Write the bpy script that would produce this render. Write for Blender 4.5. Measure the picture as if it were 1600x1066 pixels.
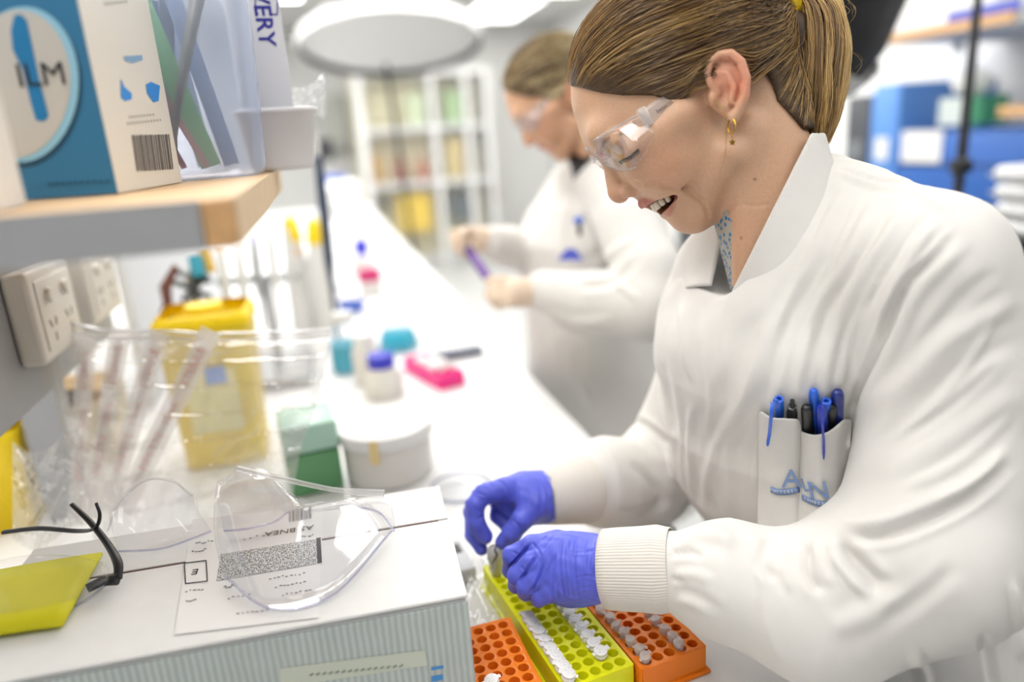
import bpy, bmesh, math, random
import numpy as np
from mathutils import Matrix, Vector
random.seed(7); RNG = np.random.default_rng(11)
SC = bpy.context.scene; COL = SC.collection
for o in list(bpy.data.objects): bpy.data.objects.remove(o)

# ---------------------------------------------------------------- camera
# lens and tilt recovered from the bench line and the verticals of the photograph (1600x1066)
FPX, CX, CY = 1118.9, 800.0, 533.0
def ray(px, py): return np.array([(px-CX)/FPX, -(py-CY)/FPX, -1.0])
_Y = ray(490, 230); _Y /= np.linalg.norm(_Y)
_D = ray(1059, 4400); _D /= np.linalg.norm(_D)
_Z = -_D; _Z -= _Z.dot(_Y)*_Y; _Z /= np.linalg.norm(_Z)
_X = np.cross(_Y, _Z)
CM = np.array([_X, _Y, _Z]); CP = np.array([0, 0, 1.43])
cam = bpy.data.cameras.new('camera'); camo = bpy.data.objects.new('camera', cam); COL.objects.link(camo)
m4 = Matrix.Identity(4)
for i in range(3):
    for j in range(3): m4[i][j] = CM[i, j]
    m4[i][3] = CP[i]
camo.matrix_world = m4
cam.sensor_width = 36; cam.sensor_fit = 'HORIZONTAL'; cam.lens = 36*FPX/1600
cam.clip_start = 0.05; cam.clip_end = 60
cam.dof.use_dof = True; cam.dof.focus_distance = 0.69; cam.dof.aperture_fstop = 1.4
SC.camera = camo
# ---------------------------------------------------------------- light
W = bpy.data.worlds.new('world'); SC.world = W; W.use_nodes = True
W.node_tree.nodes['Background'].inputs[0].default_value = (0.95, 0.97, 1, 1)
W.node_tree.nodes['Background'].inputs[1].default_value = 0.33
LAMP = 11.0; LAMP_FAR = 30.0                       # radiance of the fluorescent ceiling panels
vs = SC.view_settings; vs.view_transform = 'Standard'; vs.look = 'None'
vs.exposure = -1.10; vs.gamma = 1.0; vs.use_curve_mapping = False
SC.display_settings.display_device = 'sRGB'
SC.cycles.max_bounces = 8; SC.cycles.transparent_max_bounces = 24
SC.cycles.transmission_bounces = 8; SC.cycles.diffuse_bounces = 3; SC.cycles.glossy_bounces = 3
SC.cycles.caustics_reflective = False; SC.cycles.caustics_refractive = False
SC.cycles.sample_clamp_indirect = 4.0

def U(px, py, d): return CP + d*(CM @ ray(px, py))
def onz(px, py, z):
    r = CM @ ray(px, py); return CP + r*((z-CP[2])/r[2])
def onx(px, py, x):
    r = CM @ ray(px, py); return CP + r*((x-CP[0])/r[0])
def ony(px, py, y):
    r = CM @ ray(px, py); return CP + r*((y-CP[1])/r[1])
def topx(P):
    c = (np.asarray(P)-CP) @ CM
    return np.stack([CX+FPX*c[:, 0]/-c[:, 2], CY-FPX*c[:, 1]/-c[:, 2]], 1), -c[:, 2]

# ---------------------------------------------------------------- object helpers
def lin(c):
    if isinstance(c, str):
        c = c.lstrip('#'); c = [int(c[i:i+2], 16)/255 for i in (0, 2, 4)]
    return tuple(((x/12.92) if x <= .04045 else ((x+.055)/1.055)**2.4) for x in c)
MATS = {}
def mat(name, color, rough=.5, metal=0, spec=.5, trans=0, noise=0, nscale=40, bump=0, bscale=200, emit=0, ior=1.45,
        alpha=1, sss=0, sssc=None, coat=0, attr=None, sheen=0):
    if name in MATS: return MATS[name]
    m = bpy.data.materials.new(name); m.use_nodes = True; nt = m.node_tree; b = nt.nodes['Principled BSDF']
    col = lin(color)+(1,) if len(color) != 4 or isinstance(color, str) else color
    b.inputs['Base Color'].default_value = col
    b.inputs['Roughness'].default_value = rough; b.inputs['Metallic'].default_value = metal
    b.inputs['Specular IOR Level'].default_value = spec; b.inputs['IOR'].default_value = ior
    b.inputs['Transmission Weight'].default_value = trans; b.inputs['Alpha'].default_value = alpha
    b.inputs['Coat Weight'].default_value = coat; b.inputs['Sheen Weight'].default_value = sheen
    if sss:
        b.inputs['Subsurface Weight'].default_value = sss; b.inputs['Subsurface Radius'].default_value = sssc or (1, .4, .25)
        b.inputs['Subsurface Scale'].default_value = .004
    if emit:
        b.inputs['Emission Color'].default_value = col; b.inputs['Emission Strength'].default_value = emit
    tc = nt.nodes.new('ShaderNodeTexCoord')
    src = None
    if attr:
        at = nt.nodes.new('ShaderNodeAttribute'); at.attribute_name = attr; src = at.outputs['Color']
        nt.links.new(src, b.inputs['Base Color'])
    if noise:
        n = nt.nodes.new('ShaderNodeTexNoise'); n.inputs['Scale'].default_value = nscale; n.inputs['Detail'].default_value = 4
        nt.links.new(tc.outputs['Object'], n.inputs['Vector'])
        mp = nt.nodes.new('ShaderNodeMapRange'); mp.inputs[1].default_value = .3; mp.inputs[2].default_value = .7
        mp.inputs[3].default_value = 1-noise; mp.inputs[4].default_value = 1+noise*.4
        nt.links.new(n.outputs['Fac'], mp.inputs[0])
        mx = nt.nodes.new('ShaderNodeMix'); mx.data_type = 'RGBA'; mx.blend_type = 'MULTIPLY'; mx.inputs[0].default_value = 1
        mx.inputs[6].default_value = col
        if src: nt.links.new(src, mx.inputs[6])
        nt.links.new(mp.outputs[0], mx.inputs[7]); nt.links.new(mx.outputs[2], b.inputs['Base Color'])
    if bump:
        n = nt.nodes.new('ShaderNodeTexNoise'); n.inputs['Scale'].default_value = bscale; n.inputs['Detail'].default_value = 3
        nt.links.new(tc.outputs['Object'], n.inputs['Vector'])
        bp = nt.nodes.new('ShaderNodeBump'); bp.inputs['Strength'].default_value = bump; bp.inputs['Distance'].default_value = .002
        nt.links.new(n.outputs['Fac'], bp.inputs['Height']); nt.links.new(bp.outputs[0], b.inputs['Normal'])
    MATS[name] = m; return m
def film_mat(name, tint=(1, 1, 1), haze=.12, gloss=.25, rough=.08, bump=.0, bscale=30, hazecol=(.9, .92, .95)):
    """thin clear plastic: see-through, a little milky, glossy"""
    if name in MATS: return MATS[name]
    m = bpy.data.materials.new(name); m.use_nodes = True; nt = m.node_tree; nt.nodes.clear()
    out = nt.nodes.new('ShaderNodeOutputMaterial'); tr = nt.nodes.new('ShaderNodeBsdfTransparent'); tr.inputs[0].default_value = tint+(1,)
    df = nt.nodes.new('ShaderNodeBsdfDiffuse'); df.inputs[0].default_value = hazecol+(1,)
    tl = nt.nodes.new('ShaderNodeBsdfTranslucent'); tl.inputs[0].default_value = hazecol+(1,)
    md = nt.nodes.new('ShaderNodeMixShader'); md.inputs[0].default_value = .5
    nt.links.new(df.outputs[0], md.inputs[1]); nt.links.new(tl.outputs[0], md.inputs[2])
    gl = nt.nodes.new('ShaderNodeBsdfGlossy'); gl.inputs['Roughness'].default_value = rough
    a = nt.nodes.new('ShaderNodeMixShader'); a.inputs[0].default_value = haze
    b = nt.nodes.new('ShaderNodeMixShader')
    fr = nt.nodes.new('ShaderNodeFresnel'); fr.inputs[0].default_value = 1.45
    ml = nt.nodes.new('ShaderNodeMath'); ml.operation = 'MULTIPLY'; ml.inputs[1].default_value = gloss*1.6
    nt.links.new(fr.outputs[0], ml.inputs[0])
    nt.links.new(tr.outputs[0], a.inputs[1]); nt.links.new(md.outputs[0], a.inputs[2])
    mn = nt.nodes.new('ShaderNodeMath'); mn.operation = 'MINIMUM'; mn.inputs[1].default_value = .22; nt.links.new(ml.outputs[0], mn.inputs[0]); nt.links.new(mn.outputs[0], b.inputs[0]); nt.links.new(a.outputs[0], b.inputs[1]); nt.links.new(gl.outputs[0], b.inputs[2])
    nt.links.new(b.outputs[0], out.inputs[0])
    if bump:
        tc = nt.nodes.new('ShaderNodeTexCoord')
        n = nt.nodes.new('ShaderNodeTexNoise'); n.inputs['Scale'].default_value = bscale; n.inputs['Detail'].default_value = 3; n.inputs['Distortion'].default_value = 1.5
        nt.links.new(tc.outputs['Object'], n.inputs['Vector'])
        bp = nt.nodes.new('ShaderNodeBump'); bp.inputs['Strength'].default_value = bump; bp.inputs['Distance'].default_value = .01
        nt.links.new(n.outputs['Fac'], bp.inputs['Height'])
        for s in (gl, fr, df): nt.links.new(bp.outputs[0], s.inputs['Normal'])
    MATS[name] = m; return m
def link(name, me, m=None, parent=None, smooth=False):
    o = bpy.data.objects.new(name, me); COL.objects.link(o)
    if m: me.materials.append(m) if not isinstance(m, (list, tuple)) else [me.materials.append(x) for x in m]
    if parent: o.parent = parent
    if smooth: me.polygons.foreach_set('use_smooth', [True]*len(me.polygons))
    return o
def tag(o, label, cat, group=None, kind=None):
    o['label'] = label
    if cat: o['category'] = cat
    if group: o['group'] = group
    if kind: o['kind'] = kind
    return o
def struct(o): o['kind'] = 'structure'; return o
def thing(name, label, cat, loc=(0, 0, 0), rotz=0, group=None):
    o = bpy.data.objects.new(name, None); COL.objects.link(o); o.empty_display_size = .05
    o.location = loc; o.rotation_euler = (0, 0, rotz); tag(o, label, cat, group); return o
def mesh_arr(name, V, F, m=None, parent=None, smooth=True):
    V = np.asarray(V, dtype=np.float32); me = bpy.data.meshes.new(name)
    if isinstance(F, np.ndarray):
        n, k = F.shape
        me.vertices.add(len(V)); me.vertices.foreach_set('co', V.ravel())
        me.loops.add(n*k); me.loops.foreach_set('vertex_index', F.astype(np.int32).ravel())
        me.polygons.add(n); me.polygons.foreach_set('loop_start', np.arange(0, n*k, k, dtype=np.int32))
        try: me.polygons.foreach_set('loop_total', np.full(n, k, dtype=np.int32))
        except Exception: pass
        me.update(calc_edges=True)
    else:
        me.from_pydata([tuple(v) for v in V], [], F); me.update()
    return link(name, me, m, parent, smooth)
def set_col(o, cols, name='col'):
    at = o.data.color_attributes.new(name, 'FLOAT_COLOR', 'POINT')
    c = np.ones((len(o.data.vertices), 4), dtype=np.float32); c[:, :3] = cols
    at.data.foreach_set('color', c.ravel())
class MB:
    """collects simple shapes; build() links them as ONE mesh"""
    def __init__(s): s.bm = bmesh.new()
    def box(s, c, size, R=None, bev=0, seg=2):
        r = bmesh.ops.create_cube(s.bm, size=1); v = r['verts']
        for x in v: x.co = Vector((x.co.x*size[0], x.co.y*size[1], x.co.z*size[2]))
        if bev:
            e = list({e for x in v for e in x.link_edges})
            b = bmesh.ops.bevel(s.bm, geom=e, offset=bev, segments=seg, affect='EDGES', profile=.5)
            v = list({x for x in b['verts']} | {x for x in v if x.is_valid})
        M = (R.to_4x4() if R is not None else Matrix.Identity(4)); c = Vector(c)
        for x in v: x.co = (M @ x.co) + c
        return s
    def lathe(s, prof, c=(0, 0, 0), seg=24, R=None, closed=False):
        rings = []; M = R.to_4x4() if R is not None else Matrix.Identity(4); c = Vector(c)
        for r, z in prof:
            if r < 1e-6: rings.append([s.bm.verts.new((M @ Vector((0, 0, z)))+c)])
            else: rings.append([s.bm.verts.new((M @ Vector((r*math.cos(2*math.pi*i/seg), r*math.sin(2*math.pi*i/seg), z)))+c) for i in range(seg)])
        n = len(rings)
        for a in range(n if closed else n-1):
            p, q = rings[a], rings[(a+1) % n]
            for i in range(seg):
                j = (i+1) % seg
                try:
                    if len(p) == 1 and len(q) == 1: continue
                    if len(p) == 1: s.bm.faces.new((p[0], q[j], q[i]))
                    elif len(q) == 1: s.bm.faces.new((p[i], p[j], q[0]))
                    else: s.bm.faces.new((p[i], p[j], q[j], q[i]))
                except ValueError: pass
        return s
    def tube(s, pts, rad, seg=8, caps=True, flat=1.0):
        pts = [Vector(p) for p in pts]; n = len(pts); rings = []
        rad = rad if isinstance(rad, (list, tuple)) else [rad]*n
        up = Vector((0, 0, 1)); prev = None
        for i, p in enumerate(pts):
            t = (pts[min(i+1, n-1)]-pts[max(i-1, 0)]).normalized()
            if prev is None:
                a = up if abs(t.dot(up)) < .9 else Vector((1, 0, 0)); x = t.cross(a).normalized()
            else: x = (prev - t*prev.dot(t)).normalized()
            prev = x; y = t.cross(x)
            rings.append([s.bm.verts.new(p + (x*math.cos(2*math.pi*k/seg) + y*flat*math.sin(2*math.pi*k/seg))*rad[i]) for k in range(seg)])
        for a in range(n-1):
            for k in range(seg):
                j = (k+1) % seg; s.bm.faces.new((rings[a][k], rings[a][j], rings[a+1][j], rings[a+1][k]))
        if caps: s.bm.faces.new(rings[0][::-1]); s.bm.faces.new(rings[-1])
        return s
    def prism(s, poly, h, c=(0, 0, 0), R=None):
        M = R.to_4x4() if R is not None else Matrix.Identity(4); c = Vector(c)
        lo = [s.bm.verts.new((M @ Vector((x, y, 0)))+c) for x, y in poly]; hi = [s.bm.verts.new((M @ Vector((x, y, h)))+c) for x, y in poly]
        s.bm.faces.new(lo[::-1]); s.bm.faces.new(hi); n = len(poly)
        for i in range(n): s.bm.faces.new((lo[i], lo[(i+1) % n], hi[(i+1) % n], hi[i]))
        return s
    def quad(s, a, b, c, d): s.bm.faces.new([s.bm.verts.new(Vector(x)) for x in (a, b, c, d)]); return s
    def mesh(s, name):
        bmesh.ops.recalc_face_normals(s.bm, faces=s.bm.faces)
        me = bpy.data.meshes.new(name); s.bm.to_mesh(me); s.bm.free(); return me
    def build(s, name, m, parent=None, smooth=False, angle=None):
        o = link(name, s.mesh(name), m, parent, smooth)
        if smooth and angle is not False:
            try: o.data.set_sharp_from_angle(angle=math.radians(angle or 40))
            except Exception: pass
        return o
def copytree(o, parent=None):
    c = o.copy(); COL.objects.link(c); c.parent = parent
    for ch in list(o.children): copytree(ch, c)
    return c
def text_obj(name, s, size, loc, R, m, parent=None, ext=.0002, align='CENTER', space=1.0, bold=0):
    cu = bpy.data.curves.new(name, 'FONT'); cu.body = s; cu.size = size; cu.align_x = align; cu.align_y = 'CENTER'
    cu.extrude = ext; cu.space_character = space; cu.offset = bold; cu.resolution_u = 2
    t = bpy.data.objects.new(name, cu); COL.objects.link(t)
    dg = bpy.context.evaluated_depsgraph_get(); me = bpy.data.meshes.new_from_object(t.evaluated_get(dg))
    bpy.data.objects.remove(t)
    o = link(name, me, m, parent)
    M = R.to_4x4(); M.translation = Vector(loc); me.transform(M)
    return o
def frame3(x, y):
    x = Vector(x).normalized(); y = Vector(y); y = (y-x*y.dot(x)).normalized(); z = x.cross(y)
    return Matrix((x, y, z)).transposed()

# ---------------------------------------------------------------- implicit surfaces
def smin(a, b, k):
    h = np.clip(.5+.5*(b-a)/k, 0, 1); return b+(a-b)*h-k*h*(1-h)
def smax(a, b, k): return -smin(-a, -b, k)
def ell(P, c, R, r):
    q = (P-c) @ R.T; r = np.asarray(r); k0 = np.sqrt(((q/r)**2).sum(1)); k1 = np.sqrt(((q/r**2)**2).sum(1))+1e-9
    return k0*(k0-1)/k1
def sph(P, c, r): return np.sqrt(((P-c)**2).sum(1))-r
def seg(P, a, b, r1, r2):
    ba = b-a; pa = P-a; t = np.clip((pa @ ba)/(ba @ ba), 0, 1)
    return np.sqrt(((pa-t[:, None]*ba)**2).sum(1))-(r1+(r2-r1)*t)
def chain(P, pts, rs, k=0):
    d = None
    for i in range(len(pts)-1):
        e = seg(P, pts[i], pts[i+1], rs[i], rs[i+1])
        d = e if d is None else (smin(d, e, k) if k else np.minimum(d, e))
    return d
def poly2(Q, poly):
    """signed distance to polygon in pixel space (negative inside)"""
    poly = np.asarray(poly, float); n = len(poly); d = np.full(len(Q), 1e9); s = np.ones(len(Q))
    for i in range(n):
        a = poly[i]; b = poly[i-1]; e = b-a; w = Q-a
        t = np.clip((w @ e)/(e @ e), 0, 1); d = np.minimum(d, ((w-t[:, None]*e)**2).sum(1))
        c1 = Q[:, 1] >= a[1]; c2 = Q[:, 1] < b[1]; c3 = e[0]*w[:, 1] > e[1]*w[:, 0]
        al = (c1 & c2 & c3) | (~c1 & ~c2 & ~c3); s[al] *= -1
    return s*np.sqrt(d)
def mesh_sdf(f, lo, hi, h, proj=2):
    lo = np.asarray(lo, float); hi = np.asarray(hi, float); m = 6
    nc = np.ceil((hi-lo)/(h*m)).astype(int); n = nc*m+1
    gx = [lo[i]+np.arange(nc[i]+1)*h*m for i in range(3)]
    G = np.stack(np.meshgrid(*gx, indexing='ij'), -1).reshape(-1, 3)
    Dc = np.concatenate([f(G[i:i+200000]) for i in range(0, len(G), 200000)]).reshape(nc+1)
    near = np.abs(Dc) < h*m*1.5
    cell = np.zeros(nc, bool)
    for a in (0, 1):
        for b in (0, 1):
            for c in (0, 1): cell |= near[a:a+nc[0], b:b+nc[1], c:c+nc[2]]
    D = np.full(n, .1, np.float32)
    sg = np.sign(Dc[:-1, :-1, :-1]); sg[sg == 0] = 1
    D[:-1, :-1, :-1] = np.repeat(np.repeat(np.repeat(sg, m, 0), m, 1), m, 2)*.1
    mask = np.zeros(n, bool); big = np.repeat(np.repeat(np.repeat(cell, m, 0), m, 1), m, 2)
    mask[:-1, :-1, :-1] |= big
    for ax in range(3):
        sl = [slice(None)]*3; sr = [slice(None)]*3; sl[ax] = slice(1, None); sr[ax] = slice(None, -1)
        t = mask.copy(); t[tuple(sl)] |= mask[tuple(sr)]; mask = t
    I = np.argwhere(mask)
    for i in range(0, len(I), 250000):
        J = I[i:i+250000]; D[J[:, 0], J[:, 1], J[:, 2]] = f(lo+J*h)
    S = D < 0
    c8 = [S[a:n[0]-1+a, b:n[1]-1+b, c:n[2]-1+c] for a in (0, 1) for b in (0, 1) for c in (0, 1)]
    al = np.logical_and.reduce(c8); an = np.logical_or.reduce(c8); act = an & ~al
    A = np.argwhere(act); idx = np.full(n-1, -1, np.int32); idx[A[:, 0], A[:, 1], A[:, 2]] = np.arange(len(A))
    offs = np.array([(a, b, c) for a in (0, 1) for b in (0, 1) for c in (0, 1)])
    val = np.stack([D[A[:, 0]+o[0], A[:, 1]+o[1], A[:, 2]+o[2]] for o in offs], 1)
    pos = np.zeros((len(A), 3)); cnt = np.zeros(len(A))
    for i in range(8):
        for j in range(i+1, 8):
            if np.abs(offs[i]-offs[j]).sum() != 1: continue
            va, vb = val[:, i], val[:, j]; mk = (va < 0) != (vb < 0)
            t = va[mk]/(va[mk]-vb[mk]); pos[mk] += offs[i]+t[:, None]*(offs[j]-offs[i]); cnt[mk] += 1
    V = lo+(A+pos/cnt[:, None])*h
    quads = []
    for ax in range(3):
        sl = [slice(None)]*3; sr = [slice(None)]*3; sl[ax] = slice(None, -1); sr[ax] = slice(1, None)
        s0 = S[tuple(sl)]; s1 = S[tuple(sr)]; E = np.argwhere(s0 != s1); b, c = [(1, 2), (2, 0), (0, 1)][ax]
        ok = (E[:, b] > 0) & (E[:, c] > 0) & (E[:, b] < n[b]-1) & (E[:, c] < n[c]-1); E = E[ok]
        fl = s0[E[:, 0], E[:, 1], E[:, 2]]
        def cid(db, dc):
            e = E.copy(); e[:, b] += db; e[:, c] += dc; return idx[e[:, 0], e[:, 1], e[:, 2]]
        q = np.stack([cid(-1, -1), cid(0, -1), cid(0, 0), cid(-1, 0)], 1)
        q[~fl] = q[~fl][:, ::-1]; quads.append(q[(q >= 0).all(1)])
    F = np.concatenate(quads)
    for _ in range(proj):
        d, g = grad(f, V); st = (d/np.maximum((g**2).sum(1), .2))[:, None]*g
        V = V-np.clip(st, -h, h)
    return V, F
def grad(f, V, e=4e-4):
    d = f(V); g = np.stack([(f(V+np.eye(3)[i]*e)-d)/e for i in range(3)], 1); return d, g
def vnormals(V, F):
    a = V[F[:, 2]]-V[F[:, 0]]; b = V[F[:, 3]]-V[F[:, 1]]; fn = np.cross(a, b); N = np.zeros_like(V)
    for k in range(4):
        for i in range(3): N[:, i] += np.bincount(F[:, k], fn[:, i], minlength=len(V))
    return N/(np.linalg.norm(N, axis=1)[:, None]+1e-12)
def pl_dist(Q, pts):
    pts = np.asarray(pts, float); best = np.full(len(Q), 1e9); tb = np.zeros(len(Q)); n = len(pts)-1
    L = np.linalg.norm(np.diff(pts, axis=0), axis=1); cum = np.concatenate([[0], np.cumsum(L)])/L.sum()
    sd = np.zeros(len(Q))
    for i in range(n):
        a, b = pts[i], pts[i+1]; e = b-a; w = Q-a; t = np.clip((w @ e)/(e @ e), 0, 1); r = w-t[:, None]*e
        d = np.sqrt((r**2).sum(1)); mk = d < best; best[mk] = d[mk]; tb[mk] = (cum[i]+t*(cum[i+1]-cum[i]))[mk]
        sd[mk] = (np.sign(e[0]*w[:, 1]-e[1]*w[:, 0])*d)[mk]
    return best, tb, sd
def smooth_path(pts, n):
    """Catmull-Rom resample"""
    pts = np.asarray(pts, float)
    if len(pts) < 3: return pts[0]+(pts[-1]-pts[0])*np.linspace(0, 1, n)[:, None]
    P = np.vstack([2*pts[0]-pts[1], pts, 2*pts[-1]-pts[-2]]); u = np.linspace(0, len(pts)-1-1e-6, n); i = u.astype(int); t = (u-i)[:, None]
    a, b, c, d = P[i], P[i+1], P[i+2], P[i+3]
    return .5*((2*b)+(c-a)*t+(2*a-5*b+4*c-d)*t**2+(3*b-a-3*c+d)*t**3)
def wrinkle(V, F, strokes, rounds=1):
    """raise or sink the surface along traced crease lines: (points, half width px, height m[, skew])"""
    N = vnormals(V, F); Q, dep = topx(V); view = CP-V; view /= np.linalg.norm(view, axis=1)[:, None]
    face = np.clip(((N*view).sum(1)+.15)/.45, 0, 1); disp = np.zeros(len(V))
    for s in strokes:
        pts, w, amp = s[0], s[1], s[2]; sk = s[3] if len(s) > 3 else 0
        p = smooth_path(pts, max(12, 6*len(pts))) if len(pts) > 2 else np.asarray(pts, float)
        lo = p.min(0)-4*w; hi = p.max(0)+4*w
        mk = (Q > lo).all(1) & (Q < hi).all(1) & (face > 0)
        if not mk.any(): continue
        d, t, sd = pl_dist(Q[mk], p); taper = np.clip(np.minimum(t, 1-t)/.2, 0, 1); taper = taper*taper*(3-2*taper)
        x = d/w; pr = np.exp(-x*x)-(.35*np.exp(-(x-1.9)**2*1.5) if sk == 0 else 0)
        if sk: pr = np.where(sd*sk > 0, np.exp(-(x/2.4)**2), np.exp(-(x*1.3)**2))
        disp[mk] += amp*pr*taper*face[mk]
    return V+N*disp[:, None]
# ================================================================ the setting
BZ = .9; EDGE = .41
M_white = mat('white_paint', '#f0f0ee', .6, noise=.03, nscale=3)
M_ceil = mat('ceiling_white', '#dcdcda', .8, noise=.03, nscale=8)
M_floor = mat('floor_vinyl', '#b9bab8', .35, noise=.08, nscale=20)
M_bench = mat('bench_laminate', '#f0efee', .28, noise=.02, nscale=30)
M_grey = mat('grey_laminate', '#a5a6a8', .45, noise=.03, nscale=60)
M_wood = mat('ply_edge', '#d2a673', .5, noise=.12, nscale=90)
M_lightgrey = mat('light_grey', '#c9cacc', .5)
M_dark = mat('dark_plastic', '#17181c', .45)
M_alu = mat('aluminium', '#b4b6ba', .35, metal=.8)
struct(MB().box((1, 4.4, -.02), (4.4, 10.8, .04)).build('floor', M_floor))
struct(MB().box((1, 4.4, 2.77), (4.4, 10.8, .04)).build('ceiling', M_ceil))
struct(MB().box((1, 9.65, 1.375), (4.4, .1, 2.75)).build('wall_back', M_white))
struct(MB().box((-1.05, 4.4, 1.375), (.1, 10.4, 2.75)).build('wall_left', M_white))
struct(MB().box((3.15, 4.4, 1.375), (.1, 10.4, 2.75)).build('wall_right', M_white))

t = thing('lab_bench', 'long white laboratory bench running away beside both workers', 'bench', (0, 0, 0))
MB().box((-.275, 3.0, BZ-.018), (1.37, 7.4, .036), bev=.004).build('worktop', M_bench, t)
MB().box((-.32, 3.0, .45), (1.2, 7.3, .826)).build('cabinet_body', M_lightgrey, t)

# service trunking above the bench with the sockets
tr_z0 = onx(50, 640, -.37)[2]
t = thing('service_panel', 'grey service panel carrying the power outlets under the shelf', 'panel', (-.385, .72, tr_z0))
MB().box((0, 0, (1.345-tr_z0)/2), (.03, 1.22, 1.345-tr_z0), bev=.003).build('panel_face', M_grey, t)
MB().box((-.06, .45, -(tr_z0-BZ)/2), (.05, .05, tr_z0-BZ-.001)).build('support_post', M_grey, t)
MB().box((-.06, -.45, -(tr_z0-BZ)/2), (.05, .05, tr_z0-BZ-.001)).build('support_post', M_grey, t)
M_sock = mat('outlet_plastic', '#e6e1d8', .35)
M_sockin = mat('outlet_shadow', '#8d877f', .6)
def socket(px_c, label):
    c = onx(px_c[0], px_c[1], -.37)
    t = thing('power_outlet', label, 'outlet', (-.369, c[1], c[2]), 0, 'power outlets on the service panel')
    MB().box((.014, 0, 0), (.028, .15, .112), bev=.005).build('body', M_sock, t)
    MB().box((.0285, 0, 0), (.003, .118, .086), bev=.0012).build('face_plate', M_sock, t)
    for sy in (-.03, .03):
        MB().lathe([(0, .006), (.008, .006), (.0095, .003), (.0095, 0)], (.03, sy, .022), 16, Matrix.Rotation(math.pi/2, 3, 'Y')).build('switch', M_sock, t, True)
        for dy, dz, ang in ((-.009, -.012, .5), (.009, -.012, -.5), (0, -.03, 0)):
            MB().box((.0301, sy+dy, dz), (.0012, .003, .010), Matrix.Rotation(ang, 3, 'X')).build('pin_slot', M_sockin, t)
socket((50, 485), 'white double power outlet on the grey panel, nearest the left edge')
socket((128, 440), 'white double power outlet partly under the shelf, farther from the left edge')

# ceiling lights
M_lamp = mat('lamp_diffuser', '#ffffff', .5, emit=LAMP)
M_lamp.node_tree.nodes['Principled BSDF'].inputs['Emission Color'].default_value = (1, .985, .96, 1)
M_lampfar = mat('lamp_diffuser_far', '#ffffff', .5, emit=LAMP_FAR); M_lampfar.node_tree.nodes['Principled BSDF'].inputs['Emission Color'].default_value = (1, .985, .96, 1)
def ceil_light(x, y, label, sx=.62, sy=1.25):
    t = thing('ceiling_light', label, 'light', (x, y, 2.75), 0, 'recessed ceiling lights')
    MB().box((0, 0, -.012), (sx+.06, sy+.06, .02)).build('frame', M_white, t)
    MB().box((0, 0, -.026), (sx, sy, .008)).build('diffuser', M_lampfar if y > 3 and x < 2 else M_lamp, t)
ceil_light(2.15, 8.2, 'bright white ceiling light panel above the far cabinets')
ceil_light(-.5, .75, 'unseen ceiling light panel added to brighten the near bench, right over the carton and outlets')  # extra panel out of view, added to brighten carton, racks and gloves
for xn, x in (('wall-side', -.25), ('middle', 1.05), ('window-side', 2.4)):
    for yn, y in (('behind the viewer', -.3), ('over the near bench', 1.9), ('over the blonde worker', 3.6), ('over the far bench', 5.2), ('before the far cabinets', 6.7)):  # far panels set closer and stronger to brighten the background
        ceil_light(x, y, f'bright white ceiling light panel {yn}, {xn} row')
# ================================================================ the worker in front
HD = .72                                    # distance of the middle of her head from the camera
EF = np.array([-.84, .545]); ET = np.array([-.545, -.84])
def H(px, py, c=0.0): return U(px, py, HD-c)
def FT(F, T, c=0.0):
    q = np.array([1118, 158])+F*EF+T*ET; return H(q[0], q[1], c)
def _ax():
    o = H(1060, 200); a = H(1060+EF[0]*50, 200+EF[1]*50)-o; b = H(1060+ET[0]*50, 200+ET[1]*50)-o
    a /= np.linalg.norm(a); b -= a*(a @ b); b /= np.linalg.norm(b); return np.array([a, b, np.cross(a, b)])
HR = _ax()
LIPU = [FT(181, -73), FT(175, -75, .010), FT(156, -79, .020), FT(136, -84, .0262), FT(124, -87, .030)]
LIPL = [FT(156, -103), FT(153, -102, .010), FT(145, -97, .020), FT(133, -92, .0262), FT(124, -87, .030)]
def mirr(pts, f):   # same outline on the far side of the face
    return [f(p) for p in pts]
def far(p):
    c = (p-CP) @ CM; d = -c[2]; return CP+(p-CP)*((2*HD-d)/d)
EAR = [(1122, 145, .074), (1110, 132, .076), (1104, 114, .077), (1110, 96, .080), (1124, 86, .083), (1142, 84, .086), (1158, 97, .088), (1166, 122, .088), (1164, 150, .085), (1154, 172, .080), (1146, 183, .077)]
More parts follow.
